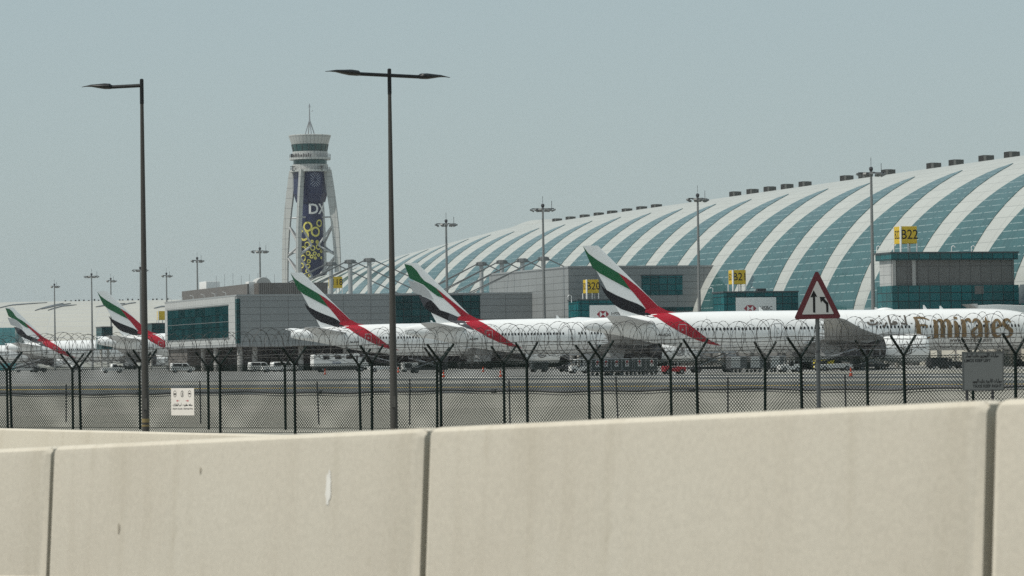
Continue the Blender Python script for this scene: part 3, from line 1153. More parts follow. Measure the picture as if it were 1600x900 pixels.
# --- B20, against the pier building
QN2 = 630.5
p0, zt = at_q(903, 469.5, QN2)
p1, _ = at_q(968, 470, QN2)
node = thing("gate_node", "low teal glass gate building half hidden by the nearest tail fin, bank panel on front", "building", (0, 0, 0), PHI, "gate buildings behind the parked airliners")
MB().box(p0, p1, QN2, QN2 + 6, gz(QN2) + 5.5, zt).build("glazing", TEAL, node)
for x_ in (p0 + 1, p1 - 1):
    MB().lathe([(gz(QN2), .35), (gz(QN2) + 5.49, .35)], 12, c=(x_, QN2 + 3, 0)).build("column", STILT, node, smooth=True)
MB().box(p0 - .15, p1 + .1, QN2 - .15, QN2 + 6.2, zt + .003, zt + .25).build("roof_cap", MATS["frame_dark"], node)
a0, az1 = at_q(921, 477, QN2)
a1, _ = at_q(985, 477, QN2)
lc, lz = at_q(941.5, 491, QN2)
tx, _ = at_q(952.5, 491, QN2)
bank_panel(node, a0, min(a1, p1 - .2), QN2 - .2, QN2 - .004, az1 - 3.6, az1, (lc, lz), 1.25, "HSBC", tx + .25, 1.02)
gp, g1 = at_q(916.5, 437, QN2 + 1)
_, g0 = at_q(916.5, 458, QN2 + 1)
gate_sign("B20", "B20", pq(gp, QN2 + 1, zt + .25), 2.5, g1 - g0, g0 - zt - .25, "yellow B20 gate sign box left of the nearest tail fin")
mb = MB()
pp, _ = at_q(893, 466, QN2 + 1)
mb.tube([(pp, QN2 + 1, zt - .4), (pp, QN2 + 1, zt + .9), (pp - .5, QN2 + .9, zt + 1.1), (pp - .9, QN2 + .8, zt + .7)], .07, 5)
mb.build("roof_lamp", WPOST, node)

# --- sign by the tower, on the pier roof behind the masts
gp, g1 = at_q(517, 432.5, 726)
_, g0 = at_q(513, 450, 726)
gate_sign("118", "118", pq(gp, 726, PZ1 + .36), 2.6, g1 - g0, g0 - PZ1 - .36, "yellow 118 sign box behind the tie masts, below the control tower")
# --- small gate nodes far left
for (x0, x1, yt, q, sx, sy0, sy1, lab, slab) in (
        (159, 176, 512, 860, None, 0, 0, "small dark teal gate box behind the left tail fin", ""),
        (237, 257, 506.5, 860, 247, 486, 500, "small dark teal gate box between the lamp post and the pier building", "small yellow gate sign at the left end of the pier building")):
    p0, zt = at_q(x0, yt, q)
    p1, _ = at_q(x1 + (14 if sx else 0), yt, q)
    g = thing("gate_node", lab, "building", (0, 0, 0), PHI, "gate buildings behind the parked airliners")
    MB().box(p0, p1, q, q + 8, gz(q) + 5.5, zt).build("glazing", TEALD, g)
    for x_ in (p0 + .5, p1 - .5):
        MB().lathe([(gz(q), .3), (gz(q) + 5.49, .3)], 10, c=(x_, q + 4, 0)).build("column", STILT, g, smooth=True)
    MB().box(p0 - .1, p1 + .1, q - .1, q + 8.1, zt + .003, zt + .3).build("roof_cap", MATS["frame_dark"], g)
    if sx:
        gp, g1 = at_q(sx + 4, sy0, q + 1)
        _, g0 = at_q(sx + 4, sy1, q + 1)
        gate_sign("", "", pq(gp - .6, q + 1, zt + .3), 2.4, g1 - g0, g0 - zt - .3, slab)

# ================================================================== FAR WHITE CONCOURSE (left)
far = thing("far_concourse", "pale low domed concourse roof in the haze at far left", "building", (0, 0, 0), 0)
FY = 1385.0
fz = gz(1350)
fH = at(150, 470, FY).z - fz
fx0, fx1 = at(-150, 470, FY).x, at(560, 470, FY).x
mb = MB()
nx, nt_ = 60, 24


def far_pt(x, th, off=0.0):
    # the left end rounds off
    k = min(1.0, max(0.0, (x - fx0) / (at(30, 470, FY).x - fx0)))
    k = .55 + .45 * math.sqrt(max(0, 1 - (1 - k) ** 2))
    k2 = min(1.0, max(0.0, (fx1 - x) / 70))
    k *= .5 + .5 * math.sqrt(max(0, 1 - (1 - k2) ** 2))
    return Vector((x, FY - (60 * k + off) * math.cos(R(th)), fz + (fH * k + off) * math.sin(R(th))))


for i in range(nx):
    for j in range(nt_):
        xa, xb = fx0 + (fx1 - fx0) * i / nx, fx0 + (fx1 - fx0) * (i + 1) / nx
        ta, tb = 180 * j / nt_, 180 * (j + 1) / nt_
        mb.face([far_pt(xa, ta), far_pt(xb, ta), far_pt(xb, tb), far_pt(xa, tb)], 0, uv=[(xa, ta * .6), (xb, ta * .6), (xb, tb * .6), (xa, tb * .6)])
for x in (fx0, fx1):
    mb.face([far_pt(x, 180 * j / nt_) for j in range(nt_ + 1)])
o = mb.build("roof_shell", grid_mat("far_roof_panel", (.40, .40, .36), (.36, .37, .36), 18, 3.2, .25, .35, .5, .35, pvar=.04), far)
bm = bmesh.new()
bm.from_mesh(o.data)
bmesh.ops.remove_doubles(bm, verts=bm.verts, dist=.001)
bm.to_mesh(o.data)
bm.free()
o.data.polygons.foreach_set("use_smooth", [True] * len(o.data.polygons))
o.data.set_sharp_from_angle(angle=R(35))


def far_th(x, y):               # angle on the far shell seen at a picture point
    best = None
    for k in range(5, 90):
        v = far_pt(at(x, y, FY - 20).x, k)
        d = (v - Vector((0, 0, HC))).normalized().dot(ray(x, y))
        if best is None or d > best[0]:
            best = (d, k)
    return best[1]


for sl in ([(61, 487), (78, 480.5), (98, 475)], [(70, 487.5), (90, 480), (110, 475)], [(81, 488), (100, 480.5), (121, 475.5)], [(0, 484.5), (20, 478.5), (42, 472), (71, 471)],
           [(153, 482), (170, 477), (196, 475)], [(190, 479), (203, 476), (212, 474.5)], [(245, 484), (256, 481), (268, 479)]):
    pts3 = [(at(x, y, FY - 20).x, far_th(x, y)) for x, y in sl]
    mb = MB()
    rr = []
    for i in range(13):
        t = i / 12 * (len(pts3) - 1)
        a = min(int(t), len(pts3) - 2)
        f_ = t - a
        X_ = pts3[a][0] + (pts3[a + 1][0] - pts3[a][0]) * f_
        T_ = pts3[a][1] + (pts3[a + 1][1] - pts3[a][1]) * f_
        hw = .9 * math.sin(math.pi * i / 12) ** .6 + .05
        rr.append([far_pt(X_, T_ - hw, .25), far_pt(X_, T_ + hw, .25), far_pt(X_, T_ + hw, -.6), far_pt(X_, T_ - hw, -.6)])
    mb.loft(rr)
    mb.build("skylight", mat("skylight_dark", (.10, .11, .115), .3, var=.1), far)
xa, xb = at(-150, 520, FY - 62).x, at(24, 520, FY - 62).x
MB().box(xa, xb, FY - 63, FY - 45, fz, at(10, 512, FY - 63).z).build("end_glazing", grid_mat("far_glass", (.05, .21, .225), (.04, .12, .13), 3, 2.2, .2, .2, .2, .5, pvar=.15), far)
mb = MB()
for k in range(22):
    x = 105 + k * 7.5 + random.uniform(-2, 2)
    v = far_pt(at(x, 470, FY).x, 86)
    MB().box(v.x - .28, v.x + .28, v.y - .4, v.y + .4, v.z - .2, v.z + .3 + random.random() * .5).build("roof_fitting", DKMET, far)

# ================================================================== CONTROL TOWER
TD = 1125.0
tb = at(488.5, 560, TD)
TX, TY = tb.x, tb.y
TZ0 = gz(1000)
tower = thing("control_tower", "tall airport control tower with flared white cab, blue wrap and bowed legs", "control tower", (TX, TY, 0), R(-23))


def tz(y):
    return at(486, y, TD).z


def tr(px):
    return px / (F / TD)


MB().lathe([(tz(225.8), tr(28.8)), (tz(213), tr(33)), (tz(212), tr(33.2)), (tz(211.4), tr(32.4))], 32).build("cab_roof", TCLAD, tower, smooth=True)
MB().lathe([(tz(237), tr(26.3)), (tz(225.7), tr(28.6))], 32).build("cab_window", GLASSD, tower)
mb = MB()
for k in range(16):
    a = 2 * math.pi * k / 16
    mb.tube([(tr(26.6) * math.cos(a), tr(26.6) * math.sin(a), tz(237)), (tr(28.9) * math.cos(a), tr(28.9) * math.sin(a), tz(225.7))], .12, 4)
mb.build("cab_mullion", mat("mullion_dark", (.05, .07, .07), .5), tower)
MB().lathe([(tz(250), tr(27)), (tz(250), tr(32.3)), (tz(246.5), tr(32.3)), (tz(246.5), tr(28)), (tz(237.2), tr(27.6))], 32).build("upper_gallery", TCLAD, tower)
MB().lathe([(tz(257.3), tr(26.4)), (tz(250), tr(26.4))], 32).build("gallery_window", GLASSD, tower)
MB().lathe([(tz(269), tr(27)), (tz(269), tr(31.5)), (tz(266), tr(31.5)), (tz(265.5), tr(28)), (tz(257.4), tr(28))], 32).build("lower_gallery", TCLAD, tower)
mb = MB()
for (yy, rr_) in ((241.5, 32), (243.5, 32), (262, 31.2), (264, 31.2)):
    pts = [(tr(rr_) * math.cos(2 * math.pi * k / 36), tr(rr_) * math.sin(2 * math.pi * k / 36), tz(yy)) for k in range(37)]
    mb.tube(pts, .05, 4)
for k in range(24):
    a = 2 * math.pi * k / 24
    for y0_, y1_, rr_ in ((246.5, 241.5, 32), (266, 262, 31.2)):
        mb.tube([(tr(rr_) * math.cos(a), tr(rr_) * math.sin(a), tz(y0_)), (tr(rr_) * math.cos(a), tr(rr_) * math.sin(a), tz(y1_))], .05, 4)
mb.build("gallery_railing", STEEL, tower)
# dark clutter (aerials, lettering strip) on the left of the galleries
mb = MB()
rnd = random.Random(4)
for k in range(14):
    a = R(232 + k * 5.0)
    r_ = tr(32.4)
    for yy in (rnd.uniform(241, 246),):
        mb.tube([(r_ * math.cos(a), r_ * math.sin(a), tz(246.5)), (r_ * math.cos(a), r_ * math.sin(a), tz(240.5 + rnd.random() * 3))], .16, 4)
for a in (R(150), R(330), R(240)):
    r_ = tr(33)
    mb.tube([(r_ * math.cos(a), r_ * math.sin(a), tz(268)), (r_ * math.cos(a), r_ * math.sin(a), tz(260))], .14, 4)
    mb.box(r_ * math.cos(a) - .6, r_ * math.cos(a) + .6, r_ * math.sin(a) - .6, r_ * math.sin(a) + .6, tz(261.5), tz(260.6))
mb.build("aerial_cluster", DKMET, tower)
# spire
mb = MB()
for k in range(4):
    a = R(45 + 90 * k)
    mb.tube([(1.75 * math.cos(a), 1.75 * math.sin(a), tz(212.5)), (.15 * math.cos(a), .15 * math.sin(a), tz(189))], .17, 6)
mb.tube([(0, 0, tz(190)), (0, 0, tz(166))], [.24, .14], 6)
mb.tube([(0, 0, tz(166)), (0, 0, tz(161.5))], [.3, .05], 6)
mb.box(-.75, .75, -.06, .06, tz(167.3), tz(166.8))
mb.tube([(.6, 0, tz(175)), (1.1, 0, tz(173.5)), (1.1, 0, tz(172))], .08, 4)
mb.build("spire", STEEL, tower)
# shaft: squarish upper block, round lower shaft
SHR = tr(19.5)
mb = MB()
ub = tr(25)
ring = []
for k in range(8):
    a = R(22.5 + 45 * k)
    ring.append((ub * math.cos(a) / math.cos(R(22.5)) * .98, ub * math.sin(a) / math.cos(R(22.5)) * .98))
mb.loft([[(x * .86, y * .86, tz(316)) for x, y in ring], [(x, y, tz(303)) for x, y in ring], [(x, y, tz(269.2)) for x, y in ring]])
mb.build("upper_shaft", BLUE, tower)
SHB = TZ0
MB().lathe([(SHB, SHR), (tz(315.5), SHR)], 36).build("shaft", BLUE, tower, smooth=True)


def on_shaft(r):
    def fn(u, v, e=0):          # u metres round the shaft from the side facing the camera, v height
        a = u / r - math.pi / 2 + R(23)
        return ((r + .05 + e) * math.cos(a), (r + .05 + e) * math.sin(a), v)
    return fn


fs = on_shaft(SHR)
ringmb = MB()
rings_px = [(290, 343, 40), (385, 315, 30), (355, 385, 40), (258, 412, 46), (214, 335, 30), (210, 425, 34), (250, 532, 30), (250, 600, 27), (292, 562, 20), (320, 590, 16), (345, 565, 17),
            (350, 602, 13), (376, 577, 14), (237, 662, 23), (290, 668, 19), (297, 628, 17), (228, 703, 19), (285, 708, 18), (262, 742, 16), (302, 742, 14), (330, 520, 22), (375, 510, 24), (285, 492, 24),
            (215, 520, 18), (215, 580, 16), (205, 620, 14), (215, 735, 13), (285, 770, 14), (245, 775, 13), (395, 545, 14), (395, 600, 12), (365, 470, 14), (325, 465, 13)]
for k, (cx, cy, rr_) in enumerate(rings_px):
    u0 = (cx - 312) / 5.29 / (F / TD)
    u0 = SHR * math.asin(max(-.97, min(.97, u0 / SHR)))
    v0 = tz(290 + cy / 5.29)
    r_ = rr_ / 5.29 / (F / TD)
    wd = max(.36, .36 * r_)
    st = [(u0 + r_ * math.cos(2 * math.pi * j / 20), v0 + r_ * 1.05 * math.sin(2 * math.pi * j / 20)) for j in range(21)]
    for a, b in zip(st, st[1:]):
        ia, ib = [((p[0] - u0) * (1 - wd / r_) + u0, (p[1] - v0) * (1 - wd / r_) + v0) for p in (a, b)]
        ringmb.face([fs(*a, .003 * k), fs(*b, .003 * k), fs(*ib, .003 * k), fs(*ia, .003 * k)])
ringmb.build("ring_pattern", YGOLD, tower)
t = text_tris("DX", 4.6, 'LEFT', .10)
u0 = -.6
flat([[(u + u0, v + tz(328)) for u, v in q] for q in t], lambda u, v, e: fs(u, v, .1 + e)).build("wrap_lettering", SIGNW, tower)
# rosette of dots on the upper block
fu = on_shaft(ub + .12)
mb = MB()
for ri, (rad, n_, s_) in enumerate(((.8, 8, .15), (1.3, 12, .17), (1.8, 16, .17), (2.2, 20, .14))):
    for k in range(n_):
        a = 2 * math.pi * (k + ri * .5) / n_
        cu_, cv_ = 1.9 + rad * math.cos(a), tz(282) + rad * math.sin(a)
        mb.face([fu(cu_ + s_ * math.cos(2 * math.pi * j / 6), cv_ + s_ * math.sin(2 * math.pi * j / 6)) for j in range(6)])
mb.build("wrap_emblem", mat("emblem_pale", (.34, .37, .45), .5), tower)
# four bowed legs
LEGP = [(266, 36, 12), (300, 41.5, 12.5), (330, 45.5, 12), (365, 49.2, 11.5), (400, 50.5, 10), (440, 51, 9.5), (470, 51, 9.5), (572, 50, 9.5)]
for k in range(4):
    a = R(90 * k)
    er, et = Vector((math.cos(a), math.sin(a), 0)), Vector((-math.sin(a), math.cos(a), 0))
    rings_ = []
    for (yy, ro, wd) in LEGP[::-1]:
        z_ = tz(yy) if yy < 500 else SHB
        o_ = tr(ro) * 1.0
        i_ = o_ - tr(wd)
        h_ = tr(2.5)
        rings_.append([er * o_ + et * h_ * .7 + Vector((0, 0, z_)), er * o_ - et * h_ * .7 + Vector((0, 0, z_)), er * i_ - et * h_ + Vector((0, 0, z_)), er * i_ + et * h_ + Vector((0, 0, z_))])
    MB().loft(rings_).build("leg", TCLAD, tower)


def leg_r(yy):
    for (a, ra, _), (b, rb, _) in zip(LEGP, LEGP[1:]):
        if yy <= b:
            return tr(ra + (rb - ra) * (yy - a) / (b - a)) - tr(8)
    return tr(44)


for k in range(4):
    a0_, a1_ = R(90 * k), R(90 * k + 90)
    mb = MB()
    zz = [(350, 0), (384, 1), (400, 0), (432, 1), (446, 0), (480, 1)]
    for (ya, ia), (yb, ib) in zip(zz, zz[1:]):
        for dv in (-.5, .5):
            pp_ = []
            for yy, inn in ((ya, ia), (yb, ib)):
                r_ = SHR * .98 if inn else leg_r(yy)
                an = a0_ + (dv if inn else 0)
                pp_.append((r_ * math.cos(an), r_ * math.sin(an), tz(yy)))
            mb.tube(pp_, .34, 6)
    for yy in (340, 394):
        ra = leg_r(yy)
        mb.tube([(ra * math.cos(a0_), ra * math.sin(a0_), tz(yy)), (SHR * math.cos(a0_), SHR * math.sin(a0_), tz(yy))], .3, 6)
    mb.build("brace", mat("brace_grey", (.40, .41, .41), .5, var=.06), tower)

# ================================================================== FLOODLIGHT MASTS
hm = thing("floodlight_mast", "", "floodlight mast", (0, 0, 0), 0)
MHT = 31.0
MB().tube([(0, 0, 0), (0, 0, MHT)], [.40, .19], 10).build("pole", mat("mast_galvanised", (.22, .225, .22), .45, .45, var=.1), hm, smooth=True)
mb = MB()
mb.box(-2.2, 2.2, -.08, .08, MHT - .62, MHT - .42)
mb.box(-.08, .08, -1.6, 1.6, MHT - .62, MHT - .42)
mb.lathe([(MHT - .3, .22), (MHT + .1, .36), (MHT + .35, .3), (MHT + .5, .05)], 10)
mb.tube([(1.75, 0, MHT - .5), (1.75, 0, MHT + 1.0)], .05, 4)
mb.tube([(0, 0, MHT + .6), (0, 0, MHT + 1.9)], .04, 4)
mb.build("head_frame", DKMET, hm)
fl = MB()
T_ = Matrix.Rotation(R(25), 4, 'Y')
fl.box(-.45, .45, -.3, .3, -.15, .15, 0, T_)
fo = fl.build("floodlight", mat("floodlight_grey", (.16, .165, .16), .45, .3), hm, loc=(-2.1, 0, MHT - .85))
for (dx, dy, rz) in ((-1.2, -.9, 40), (-.5, -1.5, 80), (.6, -1.5, 100), (1.3, -.7, 140), (2.1, 0, 180)):
    c_ = fo.copy()
    COL.objects.link(c_)
    c_.location = (dx, dy, MHT - .85)
    c_.rotation_euler = (0, 0, R(rz))
KIDS[hm] = [c for c in bpy.data.objects if c.parent == hm]
mast_px = [(1361, 265, 568, "tall floodlight mast left of the tall louvred gate building"),
           (1090, 306, 652, "floodlight mast at the right end of the raised grey block"),
           (848, 322, 674, "floodlight mast in front of the grey pier among the tie masts"),
           (697, 346, 745, "floodlight mast right of the double street lamp, behind the grey pier"),
           (406, 389, 905, "floodlight mast rising behind the roof plant, left of the control tower"),
           (308, 404, 970, "floodlight mast behind the left part of the pier's brown louvred screen"),
           (260, 428, 1080, "thin floodlight mast above the left end of the pier building"),
           (219, 419, 940, "floodlight mast half hidden by the single-arm street lamp"),
           (173, 436, 1150, "short floodlight mast just above the second tail fin from the left"),
           (143, 429, 990, "floodlight mast between the two tail fins at far left"),
           (85, 445, 1060, "leftmost floodlight mast, above the far left tail fin")]
for i, (x, y, D, lab) in enumerate(mast_px):
    o = hm if i == 0 else copy_tree(hm)
    top = at(x, y, D)
    lean = (at(x, y, D).z - gz(qof(top))) * 0
    o.location = (top.x, top.y, gz(qof(top)))
    k = (top.z - gz(qof(top))) / MHT
    o.scale = (min(k, 1.0), min(k, 1.0), k)
    o.rotation_euler = (0, 0, R([12, 35, 0, 20, 30, 55, 60, 10, 65, 0, 70][i]))
    tag(o, lab, "floodlight mast", "tall floodlight masts round the apron")

# ================================================================== AIRLINERS
FS = [(0, 6.95, .22, .58), (.6, 6.92, .45, .72), (2, 6.9, .75, 1.0), (5, 6.75, 1.25, 1.33), (10, 6.4, 2.0, 2.07), (15, 6.05, 2.56, 2.6), (20, 5.8, 2.92, 2.93), (25, 5.67, 3.08, 3.08), (30, 5.65, 3.1, 3.1),
      (40, 5.65, 3.1, 3.1), (50, 5.65, 3.1, 3.1), (61, 5.65, 3.1, 3.1), (64.5, 5.6, 3.03, 3.02), (67, 5.45, 2.8, 2.85), (69.5, 5.2, 2.38, 2.48), (71.5, 4.9, 1.75, 1.92), (73, 4.62, .95, 1.1), (73.7, 4.47, .4, .5), (73.9, 4.42, .05, .06)]


def fsec(x):
    x = max(0, min(73.9, x))
    for i in range(len(FS) - 1):
        a, b = FS[i], FS[i + 1]
        if x <= b[0]:
            t = (x - a[0]) / (b[0] - a[0])
            p0, p3 = FS[max(i - 1, 0)], FS[min(i + 2, len(FS) - 1)]
            out = []
            for c in (1, 2, 3):
                h = b[0] - a[0]
                m0 = (b[c] - p0[c]) / (b[0] - p0[0]) * h
                m1 = (p3[c] - a[c]) / (p3[0] - a[0]) * h
                out.append((2 * t ** 3 - 3 * t * t + 1) * a[c] + (t ** 3 - 2 * t * t + t) * m0 + (-2 * t ** 3 + 3 * t * t) * b[c] + (t ** 3 - t * t) * m1)
            return out
    return FS[-1][1:]


def fuse_y(x, z):
    zc, ry, rz = fsec(x)
    k = (z - zc) / rz
    return ry * math.sqrt(1 - k * k) if abs(k) < 1 else 0.0


def fin_edges(z):
    t = (18.5 - z) / 10.1
    te = 5.5 * t
    le = 2.3 + 9.3 * (18.5 - z) / 9.2
    return te, le


def fin_y(x, z):
    if z > 18.5 or z < 7.6:
        return 0.0
    te, le = fin_edges(z)
    c = le - te
    u = (x - te) / c
    if u <= 0 or u >= 1:
        return 0.0
    return .055 * c * (1.5 * math.sqrt(max(0, 1 - u)) * u ** .8 + .02)


def skin(side, lift):
    def fn(x, z, e=0):
        y = max(fuse_y(x, z), fin_y(x, z)) + lift + e
        return (x, side * y, z)
    return fn


def decal(polys, fn, step=.45):
    """cut flat patches finely and press them onto the skin"""
    me = bmesh.new()
    for q in polys:
        try:
            me.faces.new([me.verts.new((a, 0, b)) for a, b in q])
        except ValueError:
            pass
    bmesh.ops.triangulate(me, faces=me.faces[:])
    xs = [v.co.x for v in me.verts]
    zs = [v.co.z for v in me.verts]
    for ax, lo, hi in (((1, 0, 0), min(xs), max(xs)), ((0, 0, 1), min(zs), max(zs))):
        n_ = int((hi - lo) / step)
        for k in range(1, n_ + 1):
            c = lo + k * step
            bmesh.ops.bisect_plane(me, geom=me.verts[:] + me.edges[:] + me.faces[:], plane_co=Vector(ax) * c, plane_no=ax)
    mb_ = MB()
    for f_ in me.faces:
        mb_.face([fn(v.co.x, v.co.z) for v in f_.verts])
    me.free()
    return mb_


def crv(c, k=1.0):
    """outline through measured corner points, eased"""
    return c


def old_xy(c):
    return [((x - 297) / 62.2, 18.5 - (y - 85) / 65.0) for x, y in c]


def new_xy(c):
    return [((x - 408) / 24.64, 18.5 - (y - 138) / 25.78) for x, y in c]


# red sweep from the fin down over the fuselage, measured on the nearest airliner
RED_FUSE = [(1033, 488), (1051.6, 498.6), (1070, 513), (1088, 528), (1101, 537), (1119, 545), (1099, 542), (1077, 534.5), (1055, 524), (1033, 510), (1018.6, 498)]
RED_FUSE = [((x - 909.5) / 10.36, 18.5 - (y - 384.2) / 10.84) for x, y in RED_FUSE]
OLD = {
    "flag_green": old_xy([(300, 92), (350, 160), (420, 215), (520, 280), (625, 345), (655, 385), (680, 420), (708, 462), (738, 508), (690, 482), (650, 460), (540, 398), (450, 347), (386, 292), (355, 225)]),
    "flag_red": old_xy([(625, 345), (700, 392), (800, 472), (900, 566), (1000, 668), (1036, 706)]) + RED_FUSE[:6] + RED_FUSE[6:] + old_xy([(945, 775), (900, 720), (830, 620), (760, 530), (738, 508), (708, 462), (680, 420), (655, 385)]),
    "flag_black": old_xy([(457, 452), (485, 484), (520, 510), (600, 555), (700, 600), (800, 640), (855, 672), (900, 725), (940, 776), (900, 771), (850, 757), (750, 725), (650, 690), (590, 650), (535, 590), (490, 530)]),
}
NEW = {
    "flag_green": new_xy([(410, 142), (440, 150), (462, 172), (478, 198), (495, 218), (520, 232), (545, 250), (562, 272), (577, 296), (550, 285), (520, 262), (490, 234), (455, 217), (432, 205), (420, 172)]),
    "flag_grey": new_xy([(469, 281), (500, 291), (522, 303), (540, 322), (560, 347), (600, 361), (640, 379), (672, 405), (697, 438), (665, 428), (640, 416), (590, 391), (560, 376), (520, 356), (492, 332)]),
    "flag_red": new_xy([(545, 250), (600, 297), (640, 331), (690, 372), (708, 388)]) + [(x, z) for x, z in RED_FUSE[:6]] + RED_FUSE[6:] + new_xy([(697, 438), (672, 400), (650, 372), (615, 332), (577, 296), (562, 272)]),
    "flag_pale_grey": new_xy([(424, 212), (455, 222), (490, 238), (516, 268), (532, 300), (500, 288), (470, 276), (446, 268)]),
}
WAVY = new_xy([(522, 303), (540, 322), (560, 347), (600, 361), (590, 391), (560, 376), (520, 356), (492, 332), (506, 310)])

win_me = None


def wing_mb(sgn, st):
    """loft of aerofoil sections; st: (y, xLE, chord, z, t/c)"""
    prof = [(0, 0), (.02, .22), (.08, .42), (.2, .58), (.4, .60), (.65, .40), (.85, .17), (1, .02), (1, -.02), (.85, -.06), (.6, -.22), (.35, -.40), (.15, -.36), (.05, -.24)]
    mb_ = MB()
    rings_ = []
    for (y, le, c, z, t) in st:
        rings_.append([(le - u * c, sgn * y, z + v * t * c - .02 * c * u) for u, v in prof])
    mb_.loft(rings_)
    return mb_


WST = [(2.4, 47.8, 15.0, 4.05, .125), (6, 45.2, 12.0, 4.3, .115), (10, 42.4, 9.0, 4.65, .105), (20, 35.7, 5.7, 5.7, .095), (29, 30.2, 3.3, 6.95, .09), (31.3, 28.0, 2.0, 7.3, .09), (32.4, 26.3, .9, 7.5, .09)]
TST = [(.4, 11.4, 7.0, 6.95, .10), (5, 7.6, 4.9, 7.45, .095), (10.0, 3.6, 2.9, 8.05, .09), (10.75, 2.6, 1.9, 8.15, .09)]

EMIRATES = {  # pen strokes in letter units: x width, height 1 = capital height
    'E': ([[(0.02, .98), (.10, .97), (.16, .80), (.20, .5), (.24, .22), (.36, .02), (.62, -.02), (.82, .06)], [(.03, .98), (.3, .99), (.55, .96), (.78, .86)], [(.2, .60), (.45, .62), (.62, .58), (.60, .47)]],
          [[.03, .10, .17, .20, .20, .14, .11, .03], [.06, .10, .08, .03], [.08, .09, .08, .04]], .92),
    'm': ([[(.02, .76), (.12, .70), (.14, .4), (.15, -.02)], [(.15, .60), (.30, .76), (.44, .70), (.47, .4), (.47, .0)], [(.47, .60), (.62, .76), (.76, .70), (.80, .4), (.82, .0)]],
          [[.04, .17, .19, .19], [.04, .09, .18, .20, .20], [.04, .09, .18, .20, .20]], 1.0),
    'i': ([[(.02, .78), (.12, .70), (.14, .4), (.16, -.02)], [(.05, .98), (.22, .94)]], [[.04, .16, .19, .19], [.10, .10]], .36),
    'r': ([[(.02, .76), (.12, .70), (.14, .4), (.16, -.02)], [(.15, .60), (.28, .76), (.42, .76), (.46, .64)]], [[.04, .17, .19, .20], [.04, .10, .16, .05]], .50),
    'a': ([[(.06, .62), (.2, .76), (.36, .72), (.43, .5), (.44, .2), (.48, -.01)], [(.43, .48), (.14, .36), (.06, .16), (.18, 0), (.34, .06), (.43, .2)]], [[.04, .12, .14, .19, .19, .16], [.04, .12, .18, .13, .06, .04]], .60),
    't': ([[(.16, 1.0), (.14, .8), (.14, .4), (.16, .06), (.24, 0)], [(-.02, .74), (.14, .76), (.34, .74)]], [[.02, .10, .18, .18, .08], [.05, .10, .05]], .40),
    'e': ([[(.06, .36), (.30, .42), (.42, .56), (.34, .74), (.18, .70), (.06, .46), (.10, .14), (.26, 0), (.46, .10)]], [[.04, .07, .13, .10, .10, .18, .18, .12, .04]], .52),
    's': ([[(.44, .62), (.32, .76), (.14, .72), (.08, .56), (.24, .42), (.42, .28), (.44, .12), (.26, -.02), (.04, .08)]], [[.04, .10, .12, .16, .19, .17, .13, .10, .04]], .54),
}


def title(word, x0, z0, h, wk):
    polys = []
    x = x0
    for ch in word:
        st, ws, wd = EMIRATES[ch]
        for q, w_ in zip(st, ws):
            vk = 1.0 if ch in "Eit" else 1.12
            polys += ribbon([(x + a * wk * h, z0 + b * h * vk) for a, b in q], [k * h * 1.12 for k in w_], 5)
        x += wd * wk * h
    return polys, x


